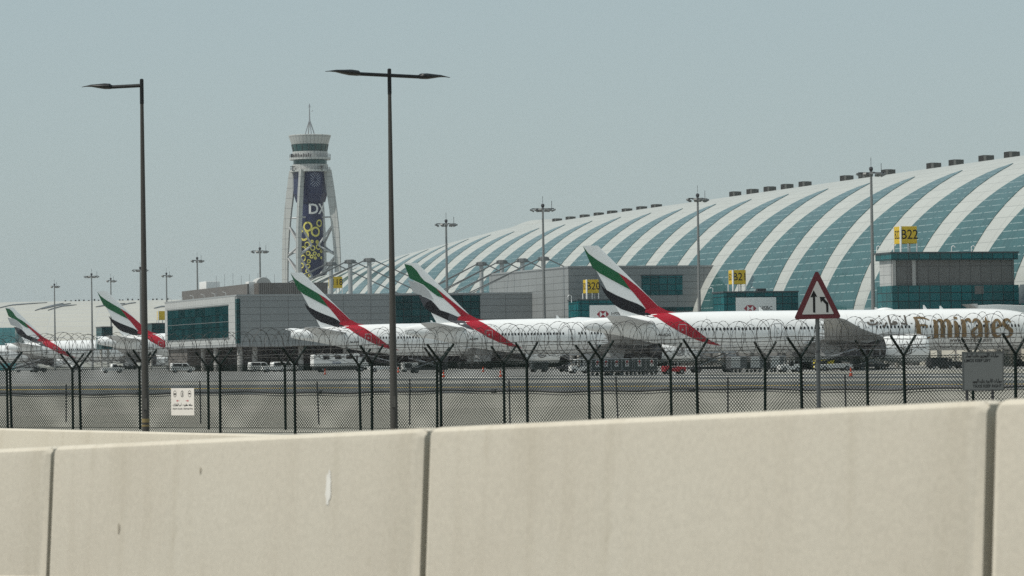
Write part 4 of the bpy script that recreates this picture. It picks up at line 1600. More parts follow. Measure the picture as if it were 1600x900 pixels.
def make_airliner(label, x_tip, y_tip, new=False, reg="A6-EGO", titles=False, tailshift=0.0, detail=True, D=None, x_off=0.0):
    q_ = 500.0
    for _ in range(12):
        base = gz(q_)
        d = ray(x_tip, y_tip)
        t = (base + 18.5 - HC) / d.z
        P = Vector((d.x * t, d.y * t, base))
        if D:
            P = at(x_tip, 500, D)
            P.z = base
        q_ = qof(P)
    pl = thing("airliner", label, "airliner", (P.x, P.y, gz(q_)), R(13.5), "airliners parked side by side on the apron")
    n = 40
    mb_ = MB()
    xs = [i * .35 for i in range(30)] + [10.5 + i * .9 for i in range(57)] + [61.8 + i * .35 for i in range(35)]
    rings_ = []
    for x in xs + [73.9]:
        zc, ry, rz = fsec(x)
        rings_.append([(x, ry * math.cos(2 * math.pi * j / n), zc + rz * math.sin(2 * math.pi * j / n)) for j in range(n)])
    mb_.loft(rings_)
    mb_.build("fuselage", WHITE, pl, smooth=True)
    # belly fairing
    mb_ = MB()
    rr = []
    for i in range(15):
        x = 30.5 + 22.5 * i / 14
        k = math.sin(math.pi * (i + .3) / 14.6) ** .5
        rr.append([(x, 3.55 * k * math.cos(a), 3.5 + 1.55 * k * math.sin(a)) for a in [2 * math.pi * j / 20 for j in range(20)]])
    mb_.loft(rr)
    mb_.build("wing_fairing", GREYW, pl, smooth=True)
    # fin with a fillet into the fuselage
    mb_ = MB()
    us = [0, .02, .06, .15, .3, .5, .7, .85, .94, .98, .995, 1]
    rings_ = []
    for z in [7.7, 8.3, 9, 10, 12, 14, 16, 17.6, 18.3, 18.5]:
        te, le = fin_edges(z)
        up_ = [(te + u * (le - te), fin_y(te + min(max(u, .001), .999) * (le - te), min(z, 18.49)), z) for u in us]
        rings_.append(up_ + [(x, -y, zz) for x, y, zz in up_[::-1][1:-1]])
    mb_.loft(rings_)
    mb_.build("tail_fin", WHITE, pl, smooth=True, sharp=50)
    MB().loft([[(9.2, -.42, 8.2), (9.2, .42, 8.2), (9.2, .05, 10.2), (9.2, -.05, 10.2)], [(11.0, -.50, 8.25), (11.0, .50, 8.25), (11.0, .07, 9.75), (11.0, -.07, 9.75)],
               [(12.6, -.44, 8.3), (12.6, .44, 8.3), (12.6, .06, 8.9), (12.6, -.06, 8.9)], [(14.0, -.14, 8.3), (14.0, .14, 8.3), (14.0, .03, 8.62), (14.0, -.03, 8.62)]]).build("fin_fillet", FRED, pl, smooth=True)
    flag = NEW if new else OLD
    for nm, poly in flag.items():
        mt = {"flag_green": FGREEN, "flag_red": FRED, "flag_black": FBLACK, "flag_grey": FGREY, "flag_pale_grey": FPALE}[nm]
        mbs = MB()
        for s in (-1, 1):
            d_ = decal([poly], skin(s, .035), .2 if nm == "flag_red" else .45)
            off = len(mbs.v)
            mbs.v += d_.v
            mbs.f += [tuple(i + off for i in f_) for f_ in d_.f]
            mbs.m += d_.m
        mbs.build(nm, mt, pl)
    if new:
        mbs = MB()
        for s in (-1, 1):
            d_ = decal([WAVY], skin(s, .05))
            off = len(mbs.v)
            mbs.v += d_.v
            mbs.f += [tuple(i + off for i in f_) for f_ in d_.f]
            mbs.m += d_.m
        mbs.build("flag_shade", FBLACK, pl)
    for s in (-1, 1):
        wing_mb(s, WST).build("wing", GREYW, pl, smooth=True, sharp=45)
        wing_mb(s, TST).build("tailplane", WHITE if s > 0 else MATS.get("tailplane_grey") or mat("tailplane_grey", (.58, .59, .59), .4, var=.05), pl, smooth=True, sharp=45)
        for (y, xf, ln_) in ((8, 33.5, 4.6), (13.5, 32.6, 4.2), (18.5, 31.4, 3.6), (23.5, 29.4, 2.8)):
            zz = 4.15 + (y - 2.4) * .112
            pr = [(-.2, .02), (.5, .22), (ln_ * .5, .34), (ln_ * .8, .26), (ln_, .04)]
            MB().lathe([(xf - 1.2 + a, b) for a, b in pr], 8, axis='x', c=(0, s * y, zz - .15)).build("flap_fairing", GREYW, pl, smooth=True)
        # engine
        ey, ez = s * 9.7, 2.9
        cw = MB().lathe([(48.25, 1.55), (48.75, 1.64), (48.95, 1.76), (48.8, 1.90), (48.0, 2.06), (46.6, 2.12), (44.8, 2.05), (43.2, 1.86), (42.3, 1.68), (42.35, 1.6), (43.5, 1.6)], 36, axis='x', c=(0, ey, ez), cap=False).build("engine_cowl", WHITE, pl, smooth=True, sharp=50)
        MB().lathe([(48.2, 1.57), (46.0, 1.55), (45.9, .1)], 30, axis='x', c=(0, ey, ez), cap=False).build("intake", DKMET, cw, smooth=True)
        mf = MB()
        for k in range(22):
            a = 2 * math.pi * k / 22
            e1, e2 = Vector((0, math.cos(a), math.sin(a))), Vector((0, -math.sin(a), math.cos(a)))
            c0 = Vector((46.9, ey, ez))
            mf.face([c0 + e1 * .45 - e2 * .06, c0 + e1 * .45 + e2 * .08, c0 + e1 * 1.52 + e2 * .24 + Vector((.12, 0, 0)), c0 + e1 * 1.52 - e2 * .02 - Vector((.12, 0, 0))])
        mf.lathe([(46.8, .45), (47.3, .36), (47.75, .12), (47.85, .01)], 14, axis='x', c=(0, ey, ez))
        mf.build("fan", mat("fan_metal", (.07, .07, .075), .35, .6, var=.2), cw)
        MB().lathe([(43.4, 1.58), (42.4, 1.30), (41.2, 1.22), (40.4, 1.05), (40.3, .95), (41.5, .9)], 28, axis='x', c=(0, ey, ez), cap=False).build("core_nozzle", mat("nozzle_metal", (.10, .10, .10), .4, .6, var=.2), cw, smooth=True)
        MB().lathe([(41.4, .9), (40.2, .6), (38.9, .28), (38.2, .04)], 20, axis='x', c=(0, ey, ez)).build("exhaust_plug", mat("plug_metal", (.045, .042, .04), .5, .6, var=.3), cw, smooth=True)
        MB().loft([[(47.2, ey - .15, ez + 2.05), (47.2, ey + .15, ez + 2.05), (47.2, ey + .1, ez + 2.2), (47.2, ey - .1, ez + 2.2)],
                   [(43.2, ey - .32, ez + .9), (43.2, ey + .32, ez + .9), (43.2, ey + .28, ez + 2.5), (43.2, ey - .28, ez + 2.5)],
                   [(40.2, ey - .30, ez + .9), (40.2, ey + .30, ez + .9), (40.2, ey + .28, 4.75), (40.2, ey - .28, 4.75)],
                   [(36.5, ey - .08, 4.1), (36.5, ey + .08, 4.1), (36.5, ey + .08, 4.4), (36.5, ey - .08, 4.4)]]).build("engine_pylon", GREYW, pl)
        # main gear
        g_ = MB().tube([(35.2, s * 5.5, .65), (35.2, s * 5.2, 4.0)], .22, 10).box(33.4, 37.0, s * 5.5 - .12, s * 5.5 + .12, .55, .80)
        g_.tube([(36.6, s * 5.3, 3.6), (35.2, s * 5.5, 1.6)], .12, 6)
        gear = g_.build("main_gear", STEEL, pl)
        for ax in (33.75, 35.2, 36.65):
            for dy in (-.72, .72):
                MB().lathe([(-.24, .38), (-.25, .60), (-.18, .675), (.18, .675), (.25, .60), (.24, .38)], 20, axis='y', c=(ax, s * 5.5 + dy, .675)).build("wheel", BLACK, gear, smooth=True, sharp=40)
        MB().box(34.3, 36.9, s * 3.0 - .05, s * 3.0 + .05, 1.1, 2.9).build("gear_door", WHITE, pl)
        T_ = Matrix.Translation((35.4, s * 6.6, 2.65)) @ Matrix.Rotation(R(12 * s), 4, 'X') @ Matrix.Rotation(R(14), 4, 'Y')
        MB().box(-1.5, 1.5, -.05, .05, -.95, .95, 0, T_).build("gear_door", GREYW, pl)
    g_ = MB().tube([(67.2, 0, .6), (66.6, 0, 3.2)], .15, 8).build("nose_gear", STEEL, pl)
    for dy in (-.42, .42):
        MB().lathe([(-.2, .3), (-.2, .48), (-.13, .545), (.13, .545), (.2, .48), (.2, .3)], 18, axis='y', c=(67.3, dy, .545)).build("wheel", BLACK, g_, smooth=True, sharp=40)
    # doors, windows, markings on the side that is seen
    fn = skin(-1, .02)
    global win_me
    if win_me is None:
        mbw = MB()
        mbw.face([(.15 * math.copysign(abs(math.cos(a)) ** .6, math.cos(a)), 0, .22 * math.copysign(abs(math.sin(a)) ** .6, math.sin(a))) for a in [2 * math.pi * j / 12 for j in range(12)]])
        wo = mbw.build("cabin_window", PANE)
        win_me = wo.data
        bpy.data.objects.remove(wo)
    DOORS = [14.2, 28.6, 42.6, 58.2, 68.0]
    k = 0
    x = 15.9
    while x < 66.6:
        if min(abs(x - d_) for d_ in DOORS) > 1.0 and not (31.5 < x < 31.9) and not (49.5 < x < 50.0):
            zw = 6.12
            o_ = bpy.data.objects.new("cabin_window", win_me)
            COL.objects.link(o_)
            o_.parent = pl
            y0_, y1_ = fuse_y(x, zw), fuse_y(x, zw + .2)
            yx = (fuse_y(x + .3, zw) - y0_) / .3
            o_.location = (x, -y0_ - .02, zw)
            o_.rotation_euler = (-math.atan2(y0_ - y1_, .2), 0, -math.atan(yx))
            k += 1
        x += .56
    mbd = MB()
    for d_ in DOORS:
        mbd = MB()
        w_, z0_, z1_ = .54, 4.75, 6.85
        if d_ > 66:
            z0_, z1_ = 4.6, 6.6
        for (xa, za, xb, zb_) in ((-w_, z0_, -w_, z1_), (w_, z0_, w_, z1_), (-w_, z1_, w_, z1_), (-w_, z0_, w_, z0_)):
            for i in range(8):
                f0, f1 = i / 8, (i + 1) / 8
                p_ = [(d_ + xa + (xb - xa) * f0, za + (zb_ - za) * f0), (d_ + xa + (xb - xa) * f1, za + (zb_ - za) * f1)]
                ddx, ddz = (.04, 0) if xa == xb else (0, .04)
                mbd.face([fn(p_[0][0] - ddx, p_[0][1] - ddz, .02), fn(p_[1][0] - ddx, p_[1][1] - ddz, .02), fn(p_[1][0] + ddx, p_[1][1] + ddz, .02), fn(p_[0][0] + ddx, p_[0][1] + ddz, .02)])
        for (za, zb_) in ((5.95, 6.2), (5.3, 5.4)):
            mbd.face([fn(d_ - .12, za, .022), fn(d_ + .12, za, .022), fn(d_ + .12, zb_, .022), fn(d_ - .12, zb_, .022)])
        mbd.build("cabin_door", mat("door_outline", (.30, .31, .32), .5), pl)
    mbd = MB()
    for (x, z, ln_) in ((20, 4.55, 40), (17, 3.75, 46)):      # skin joints
        for i in range(int(ln_)):
            a, b = x + i, x + i + .92
            mbd.face([fn(a, z), fn(b, z), fn(b, z + .05), fn(a, z + .05)])
    for x in (18, 24.6, 33, 39.5, 47, 54.5, 62):
        for i in range(16):
            z0_, z1_ = 3.6 + i * .28, 3.6 + i * .28 + .28
            mbd.face([fn(x, z0_), fn(x + .04, z0_), fn(x + .04, z1_), fn(x, z1_)])
    mbd.build("skin_joint", mat("skin_joint_grey", (.48, .49, .49), .5), pl)
    flat([[(a + 11.6, b + 5.35) for a, b in q] for q in text_tris(reg, .52, bold=.012)], lambda u, v, e: fn(u, v, .01 + e)).build("registration", SIGNK, pl)
    mbd = MB()
    for (x, h_) in ((27, .55), (37.2, .5), (52.6, .6), (55.2, .45), (45, .35)):
        MB().prism([(x - .3, 8.72), (x + .35, 8.72), (x - .1, 8.75 + h_), (x - .3, 8.75 + h_)], -.03, .03).build("blade_aerial", WHITE, pl)
    rr = []
    for i in range(9):
        t = i / 8
        k_ = math.sin(math.pi * t) ** .6
        rr.append([(44.8 + 3.0 * t, .7 * k_ * math.cos(a), 8.62 + .42 * k_ * math.sin(a)) for a in [2 * math.pi * j / 12 for j in range(12)]])
    MB().loft(rr).build("aerial_fairing", WHITE, pl, smooth=True)
    # cockpit glazing
    mbd = MB()
    for s in (-1, 1):
        f2 = skin(s, .02)
        for (xa, xb) in ((69.9, 70.5), (70.6, 71.2), (71.3, 71.85)):
            mbd.face([f2(xa, 5.95), f2(xb, 5.85), f2(xb, 6.3 - (xb - 70) * .12), f2(xa, 6.5 - (xa - 70) * .12)])
    mbd.build("cockpit_window", PANE, pl)
    # nacelle emblem: a pen-drawn calligraphic drop
    mbe = MB()

    def cfn(u, v, e=0):
        a = math.asin(max(-.95, min(.95, v / 2.1)))
        r_ = 2.0 + .10 * max(0, min(1, (u - 43.5) / 2)) + .03 + e
        return (u, -9.7 - r_ * math.cos(a), 2.9 + r_ * math.sin(a))
    st = [([(-.75, .2), (-.8, -.5), (-.4, -.85), (.2, -.85), (.62, -.6), (.6, -.1)], .12), ([(-.5, .15), (-.5, -.55), (-.1, -.6), (.1, -.45), (.05, .3)], .10),
          ([(.3, -.6), (.35, .2), (.1, .6), (-.05, .9)], .12), ([(-.3, .55), (-.6, .45), (-.55, .15), (-.2, .2)], .10), ([(.5, .25), (.72, .35), (.75, .1)], .10),
          ([(-.2, -.2), (-.25, -.05), (-.1, .05)], .09), ([(.55, .62), (.75, .7)], .10), ([(-.35, -.25), (-.3, -.42)], .08)]
    k = 0
    for q, w_ in st:
        for f_ in ribbon([(45.4 + a, b * 1.05 + .05) for a, b in q], [w_] * len(q), 4):
            mbe.face([cfn(u, v, .002 * k) for u, v in f_])
            k += 1
    mbe.build("cowl_emblem", SIGNK, pl)
    if titles:
        wk_ = 1.0
        polys, xe = title("Emirates", 49.7, 4.45, 3.05, .99)
        sc = (65.35 - 49.7) / (xe - 49.7)
        polys = [[(49.7 + (u - 49.7) * sc, v) for u, v in q] for q in polys]
        mbt = MB()
        for k, q in enumerate(polys):
            cu_ = [q]
            mbt.face([fn(u, v, .012 + .0004 * k) for u, v in q])
        mbt.build("title_lettering", GOLD, pl)
        polys = [[(u + 45.9, v + 6.55) for u, v in q] for q in arabic("الإمارات", 1.30, .22, 1.62)]
        mbt = MB()
        for k, q in enumerate(polys):
            mbt.face([fn(u, v, .012 + .0006 * k) for u, v in q])
        mbt.build("arabic_lettering", BROWNT, pl)
        flat([[(u + 58.8, v + 4.05) for u, v in q] for q in text_tris("www.emirates.com", .86, bold=.015)], lambda u, v, e: fn(u, v, .012 + e)).build("address_lettering", BROWNT, pl)
    return pl


make_airliner("nearest white airliner, with big gold lettering on its side and green, black and red fin", 910.5, 384, reg="A6-EQG", titles=True)
make_airliner("white airliner with a wavy-patterned green, red and black fin, second nearest", 631, 411, new=True, reg="A6-EPF")
make_airliner("white airliner whose tail fin overlaps the foot of the control tower", 453.5, 426, reg="A6-EGB")
make_airliner("white airliner with plain-banded flag fin, directly behind the single-arm street lamp", 151.5, 455, reg="A6-ENK")
make_airliner("airliner at far left, with the wavy-patterned flag fin", 8, 480.5, new=True, reg="A6-EPC")
make_airliner("airliner with its tail cut off by the left edge, only wing and engine in view", -113, 480, D=1180, reg="A6-EGT")

# ================================================================== PERIMETER FENCES
FA, FB = Vector((-14.58, 112.5, 0)), Vector((11.67, 90.0, 0))
FU = (FB - FA).normalized()
FNV = Vector((-FU.y, FU.x, 0))
if FNV.y < 0:
    FNV = -FNV


def on_line(x, A, U):           # distance along a ground line where picture column x crosses it (near the horizon)
    d = ray(x, 570)
    k = d.x / d.y
    return (k * A.y - A.x) / (U.x - k * U.y)


def fence(label, A, cols, htop, pitch, rot_u, strands=True, coil=2, ext=1):
    ss = [on_line(x, A, FU) for x in cols]
    avg = (ss[-1] - ss[0]) / (len(ss) - 1)
    ss = [ss[0] - avg * (k + 1) for k in range(ext)][::-1] + ss + [ss[-1] + avg * (k + 1) for k in range(ext)]
    s0, s1 = ss[0], ss[-1]
    O = A + FU * s0
    g = thing("chain_link_fence", label, "fence", (O.x, O.y, 0), rot_u)
    Lx = s1 - s0
    AW, AHt = .54, .50
    first = None
    mpo = MB().tube([(0, 0, -.5), (0, 0, htop)], .042, 8).build("post", DKGREEN, g, smooth=True)
    ma = MB().tube([(0, 0, htop - .03), (0, AW, htop + AHt)], .036, 6).build("post_arm", DKGREEN, mpo)
    mb2 = MB().tube([(0, 0, htop - .03), (0, -AW, htop + AHt)], .036, 6).build("post_arm", DKGREEN, mpo)
    for k, s in enumerate(ss):
        if k == 0:
            mpo.location = (0, 0, 0)
            continue
        c = mpo.copy()
        COL.objects.link(c)
        c.location = (s - s0, 0, 0)
        c.rotation_euler = (R(random.uniform(-.7, .7)), R(random.uniform(-.9, .9)), R(random.uniform(-5, 5)))
        for m_ in (ma, mb2):
            e = m_.copy()
            COL.objects.link(e)
            e.parent = c
    # woven wire: two families of diagonal wires
    mw = MB()
    zb, zt_ = -.09, htop - .03
    h = zt_ - zb
    n_ = int((Lx + h) / pitch)
    r_ = .0050 if coil > 1 else .0036
    for fam in (0, 1):
        yo = .05 if fam == 0 else .062
        for i in range(n_ + 1):
            xa = -h + i * pitch
            xb = xa + h * 1.0
            za, zb2 = zb, zt_
            if xa < 0:
                za = zb - xa
                xa = 0.0
            if xb > Lx:
                zb2 = zt_ - (xb - Lx)
                xb = Lx
            if zb2 - za < .05:
                continue
            if fam:
                xa, xb = Lx - xa, Lx - xb
            dx = r_ * 1.25
            p_ = [(xa - dx, yo - r_, za), (xa + dx, yo - r_, za), (xb + dx, yo - r_, zb2), (xb - dx, yo - r_, zb2)]
            mw.face(p_)
            mw.face([(a, b + 2 * r_, c) for a, b, c in p_])
    for z_ in (zb, zt_):
        mw.tube([(0, .056, z_), (Lx, .056, z_)], .009, 4)
    mw.build("wire_mesh", DKGREEN, g)
    if strands:
        ms = MB()
        for sgn in (-1, 1):
            for k_ in ((.5, 1.0) if coil else (.35, .7, 1.0)):
                pts, rr = [], []
                m_ = int(Lx / .11)
                for i in range(m_ + 1):
                    x = Lx * i / m_
                    sag = .012 * math.sin(x * 2.1 + k_ * 9 + sgn)
                    pts.append((x, sgn * AW * k_, htop + AHt * k_ + .02 + sag))
                    rr.append(.013 if i % 2 else .004)
                ms.tube(pts, rr, 3)
        ms.build("barbed_wire", WIRE, g)
    # concertina coil resting in the arms
    rnd = random.Random(int(pitch * 1000) + coil)
    for fam in range(coil):
        mc = MB()
        pts, rr = [], []
        rad = .47
        p_c = .64
        turns = int(Lx / p_c)
        NS = 34
        hand = 1 if fam == 0 else -1
        ph = fam * 1.3
        for i in range(turns * NS):
            t = i / NS
            a = 2 * math.pi * t * hand + ph
            k1 = 1 + .07 * math.sin(t * 1.7 + fam) + .05 * math.sin(t * .43)
            x = t * p_c + .10 * math.sin(t * 2.31 + fam * 2)
            pts.append((x, rad * k1 * math.cos(a), htop + .55 + .05 * math.sin(t * .37 + fam) + rad * k1 * math.sin(a)))
            rr.append(.0105 if i % 2 else .0042)
        mc.tube(pts, rr, 3)
        mc.build("razor_coil", WIRE, g)
    return g


FROT = math.atan2(FU.y, FU.x)
COLS_A = [17, 125, 225, 343, 460, 580, 688, 823, 941, 1089.4, 1252, 1413.7, 1585.6]
COLS_B = [11, 113, 218, 325, 445, 562, 682, 787, 920, 1048, 1194, 1355, 1520]
fence("nearer of the two dark green chain-link fences, with razor coil in its Y-shaped posts", FA, COLS_A, 2.03, .10, FROT, coil=2, ext=3)
FA2 = FA * 1.0
k2 = 1.072
FA2 = Vector((FA.x * k2, FA.y * k2, 0))
fence("second dark green chain-link fence just behind the first, its posts showing between", FA2, COLS_B, 1.96, .11, FROT, coil=1, ext=3)

# low wire fence behind
A3 = Vector((FA.x * 1.17, FA.y * 1.17, 0))
cols3 = [103, 312, 495, 640, 795, 962, 1137, 1320]
ss = [on_line(x, A3, FU) for x in cols3]
O = A3 + FU * (ss[0] - 6)
g = thing("low_wire_fence", "low sagging wire fence on thin leaning posts, behind the chain-link", "fence", (O.x, O.y, 0), FROT)
for k, s in enumerate(ss):
    x = s - ss[0] + 6
    MB().tube([(x - .03 + .05 * (k % 3), 0, -.2), (x, 0, 1.38 + .06 * (k % 2))], .026, 6).build("post", DKMET, g)
mb = MB()
for z_, r_ in ((1.0, .042), (.90, .016)):
    pts = []
    LX = ss[-1] - ss[0] + 14
    for i in range(121):
        x = LX * i / 120
        pts.append((x, .04, z_ + .03 * math.sin(x * .55) - .02 * math.sin(x * 1.9)))
    mb.tube(pts, r_, 5)
for x in (10, 19.3, 27.5, 36):
    mb.lathe([(-.1, .07), (.1, .07)], 8, axis='x', c=(x, .04, 1.0))
mb.build("wire", DKMET, g)

# ================================================================== STREET LAMPS
def luminaire(mb_, L, m=0):
    """leaf-shaped head pointing along -x from the arm end at the origin"""
    st = [(0, .05, .055, 0.0), (.06, .10, .06, .0), (.10, .14, .08, .012), (.35, .17, .085, .02), (.62, .15, .06, .03), (.9, .10, .035, .045), (1.15, .045, .014, .035), (1.32, .02, .008, .02)]
    rings_ = []
    for (x, w_, h_, z_) in st:
        x *= L / 1.32
        ring_ = []
        for j in range(12):
            a = 2 * math.pi * j / 12
            zz = math.sin(a)
            ring_.append((-x, w_ * math.cos(a), z_ + h_ * (zz if zz > 0 else zz * .85)))
        rings_.append(ring_)
    mb_.loft(rings_, m)
    return mb_


def street_lamp(label, x_top, y_top, D, arms, rb, rt, band=False):
    P = at(x_top, y_top, D)
    g = thing("street_lamp", label, "street lamp", (P.x, P.y, -.15), 0)
    H_ = P.z + .15
    mb_ = MB().tube([(0, 0, -.2), (0, 0, 1.35), (0, 0, 1.36), (0, 0, H_ - .45), (0, 0, H_)], [rb, rb, rb * .98, rt, rt * .98], 16)
    mb_.build("pole", POLE, g, smooth=True)
    if band:
        MB().lathe([(.55, rb + .005), (.60, rb + .005)], 16).lathe([(.66, rb + .005), (.76, rb + .005)], 16).build("band", mat("ochre_band", (.20, .15, .06), .6), g)
    MB().box(-.05, .05, -rb - .012, -rb + .03, 1.0, 1.3).build("access_door", mat("access_door_grey", (.07, .066, .06), .5), g)
    MB().lathe([(0, .26), (.03, .26)], 8).build("base_plate", STEEL, g)
    mb_ = MB().lathe([(H_ - .62, rt * 1.18), (H_ + .03, rt * 1.12), (H_ + .05, rt * .6)], 12)
    mb_.lathe([(H_ - .93, rt * 1.06), (H_ - .91, rt * 1.06)], 12)
    mb_.build("collar", LAMPH, g)
    for (ang, la, lh, drop) in arms:
        e = MB().tube([(0, 0, H_ - .13), (-la, 0, H_ - .13 + drop)], .048, 8)
        e.build("arm", LAMPH, g, rotz=R(ang), smooth=True)
        luminaire(MB(), lh).build("lamp_head", LAMPH, g, loc=(-la * math.cos(R(ang)), -la * math.sin(R(ang)), H_ - .13 + drop), rotz=R(ang), smooth=True)
    return g


street_lamp("tall street lamp with a single leaf-shaped arm reaching left", 221.3, 126, 92, [(-8, .80, .84, -.02)], .100, .046, True)
street_lamp("tall street lamp with two leaf-shaped heads on a crossarm", 608.3, 110, 90, [(38, .95, 1.08, .0), (218, .95, 1.02, .0)], .100, .045)

# ================================================================== ROAD SIGNS
# triangular warning sign
SD = 83.0
sp_ = at(1277.5, 498, SD)
g = thing("warning_sign", "red-bordered triangular road sign with two black arrows, on a grey pole", "road sign", (sp_.x, sp_.y, 0), R(1.0))
s_ = SD / F


def sgn_pt(x, y):
    v = at(x, y, SD)
    return (v.x - sp_.x, v.z)


def rounded(poly, r, n=5):
    out = []
    for i, p in enumerate(poly):
        a, b = Vector(poly[i - 1]), Vector(poly[(i + 1) % len(poly)])
        p = Vector(p)
        u, v = (a - p).normalized(), (b - p).normalized()
        half = u.angle(v) / 2
        dd = r / math.tan(half)
        c = p + (u + v).normalized() * (r / math.sin(half))
        s, e = p + u * dd, p + v * dd
        for k in range(n + 1):
            t = k / n
            w_ = (s - c).lerp(e - c, t).normalized() * r
            out.append(tuple(c + w_))
    return out


tri = rounded([sgn_pt(1276, 420), sgn_pt(1240, 499.5), sgn_pt(1315, 497)], .05)
MB().prism(tri, -.012, .012).build("sign_plate", SIGNR, g)
inner = [sgn_pt(1276.5, 438), sgn_pt(1253, 491.5), sgn_pt(1303, 490.5)]
MB().prism(rounded(inner, .015), -.018, -.0125).build("sign_face", mat("sign_face_white", (.41, .41, .405), .45, var=.05), g)
mb = MB()
ya = -.0215


def arrow(pts):
    mb.prism([sgn_pt(*q) for q in pts], ya, -.0185)


arrow([(1270.2, 488.3), (1270, 464), (1266, 464.5), (1271.2, 453.5), (1276.8, 463.5), (1273.4, 463.6), (1273.8, 488.2)])
arrow([(1291, 488), (1290.6, 476), (1284.5, 469.5), (1282.6, 473), (1280.5, 463.8), (1290, 464), (1287.6, 466.4), (1294, 473.5), (1294.4, 487.8)])
mb.build("arrow_symbol", SIGNK, g)
mb = MB().tube([(0, .055, -.3), (0, .055, sgn_pt(1277, 440)[1])], .052, 12)
mb.build("pole", mat("galvanised_pole", (.085, .092, .095), .45, .4, var=.15), g, smooth=True)
mb = MB()
for yy in (549, 564):
    z_ = sgn_pt(1277.5, yy)[1]
    mb.lathe([(z_ - .02, .062), (z_ + .02, .062)], 12, c=(0, .055, 0))
mb.build("pole_band", DKMET, g)
# grey bilingual board
SD2 = 84.0
c0 = at(1536, 580, SD2)
g = thing("lane_board", "grey rectangular board with black Arabic and English lane lettering, on thin legs", "road sign", (c0.x, c0.y, 0), R(-1.0))


def bp_(x, y):
    v = at(x, y, SD2)
    return (v.x - c0.x, v.z)


(x0, zt_), (x1, zb_) = bp_(1504.5, 551), bp_(1567, 608)
MB().box(x0, x1, -.015, .015, zb_, zt_).build("board", mat("board_grey", (.12, .128, .128), .4, .0, var=.06, scale=1.5), g)
mb = MB()
fw = .022
mb.box(x0 - fw, x0 - .001, -.025, .02, zb_ - fw, zt_ + fw).box(x1 + .001, x1 + fw, -.025, .02, zb_ - fw, zt_ + fw)
mb.box(x0, x1, -.025, .02, zt_ + .001, zt_ + fw).box(x0, x1, -.025, .02, zb_ - fw, zb_ - .001)
mb.build("board_frame", mat("board_frame_dark", (.07, .075, .075), .5), g)
fb = lambda u, v, e: (u, -.017 - e, v)
WB = x1 - x0
for (txt, cx, cz, hh_, ar) in (("سيارات الليموزين تلزم اليسار", .48, .905, .072, True), ("سيارات الأجرة تلزم اليمين", .60, .215, .068, True)):
    po = arabic(txt, hh_, .17, 1.0)
    wd_ = max(a for q in po for a, b in q) - min(a for q in po for a, b in q)
    k = (WB * (.84 if cx < .5 else .74)) / wd_
    flat([[(a * k + x0 + WB * cx, b * 1.2 + zb_ + (zt_ - zb_) * cz - .02) for a, b in q] for q in po], fb, eps=.00004).build("arabic_lettering", SIGNK, g)
for (txt, cx, cz, al) in (("LIMOS KEEP LEFT", .03, .775, 'LEFT'), ("TAXIS KEEP RIGHT", .97, .085, 'RIGHT')):
    po = text_tris(txt, .098, al, .002)
    flat([[(a * .86 + x0 + WB * cx, b + zb_ + (zt_ - zb_) * cz) for a, b in q] for q in po], fb).build("lettering", SIGNK, g)
for x in (1511, 1551):
    lx = bp_(x, 600)[0]
    MB().tube([(lx, .05, -.4), (lx, .05, zt_ - .1)], .035, 8).build("leg", DKMET, g)
# restricted-area plate on the fence
sA = on_line(287.5, FA, FU)
PA = FA + FU * sA
PA = PA - FNV * .075
Dp = PA.y
zt_, zb_ = at(287, 606.5, Dp).z, at(287, 649, Dp).z
wp = (at(307, 620, Dp).x - at(268, 620, Dp).x) / FU.x
g = thing("restricted_area_sign", "small white security notice with round pictograms, fixed to the chain-link fence", "sign", (PA.x, PA.y, 0), FROT)
MB().box(-wp / 2, wp / 2, -.006, .006, zb_, zt_).build("plate", mat("notice_white", (.70, .66, .61), .5, var=.05), g)
fb = lambda u, v, e=0: (u, -.008 - e, v)
Hh = zt_ - zb_
mb = MB()
for cx in (-.33, -.01, .31):
    c = (cx * wp, zb_ + Hh * .79)
    for j in range(24):
        a, b = 2 * math.pi * j / 24, 2 * math.pi * (j + 1) / 24
        mb.face([fb(c[0] + r_ * math.cos(t) * .95, c[1] + r_ * math.sin(t) * 1.35) for r_, t in ((.078, a), (.078, b), (.066, b), (.066, a))])
c = (-.33 * wp, zb_ + Hh * .79)
mb.box(c[0] - .045, c[0] - .008, -.0095, -.008, c[1] - .04, c[1] + .025).box(c[0] + .008, c[0] + .045, -.0095, -.008, c[1] - .04, c[1] + .025)
c = (-.01 * wp, zb_ + Hh * .79)
mb.box(c[0] - .016, c[0] + .016, -.0095, -.008, c[1] - .03, c[1] + .04)
for f_ in ribbon([(c[0] - .005, c[1] - .03), (c[0] - .03, c[1] - .085)], [.014, .014]) + ribbon([(c[0] + .005, c[1] - .03), (c[0] + .03, c[1] - .085)], [.014, .014]) + ribbon([(c[0], c[1] + .05), (c[0], c[1] + .075)], [.025, .025]):
    mb.face([fb(u, v, .0005) for u, v in f_])
c = (.31 * wp, zb_ + Hh * .79)
mb.box(c[0] - .05, c[0] + .05, -.0095, -.008, c[1] - .012, c[1] + .012).box(c[0] - .025, c[0] + .025, -.0095, -.00801, c[1] + .013, c[1] + .03)
mb.build("pictogram", SIGNK, g)
mb = MB()
for s in (-1, 1):
    cx, cz = s * .19 * wp + (.0), zb_ + Hh * .535
    mb.face([fb(cx - .055, cz - .009), fb(cx + .055, cz - .009), fb(cx + .055, cz + .009), fb(cx - .055, cz + .009)])
    mb.face([fb(cx + s * .03, cz + .04, .0005), fb(cx + s * .03, cz - .04, .0005), fb(cx + s * .085, cz, .0005)])
mb.build("arrow_symbol", VRED, g)
po = arabic("منطقة محظورة - أمن المطارات", .07, .16, 1.0)
wd_ = max(a for q in po for a, b in q) - min(a for q in po for a, b in q)
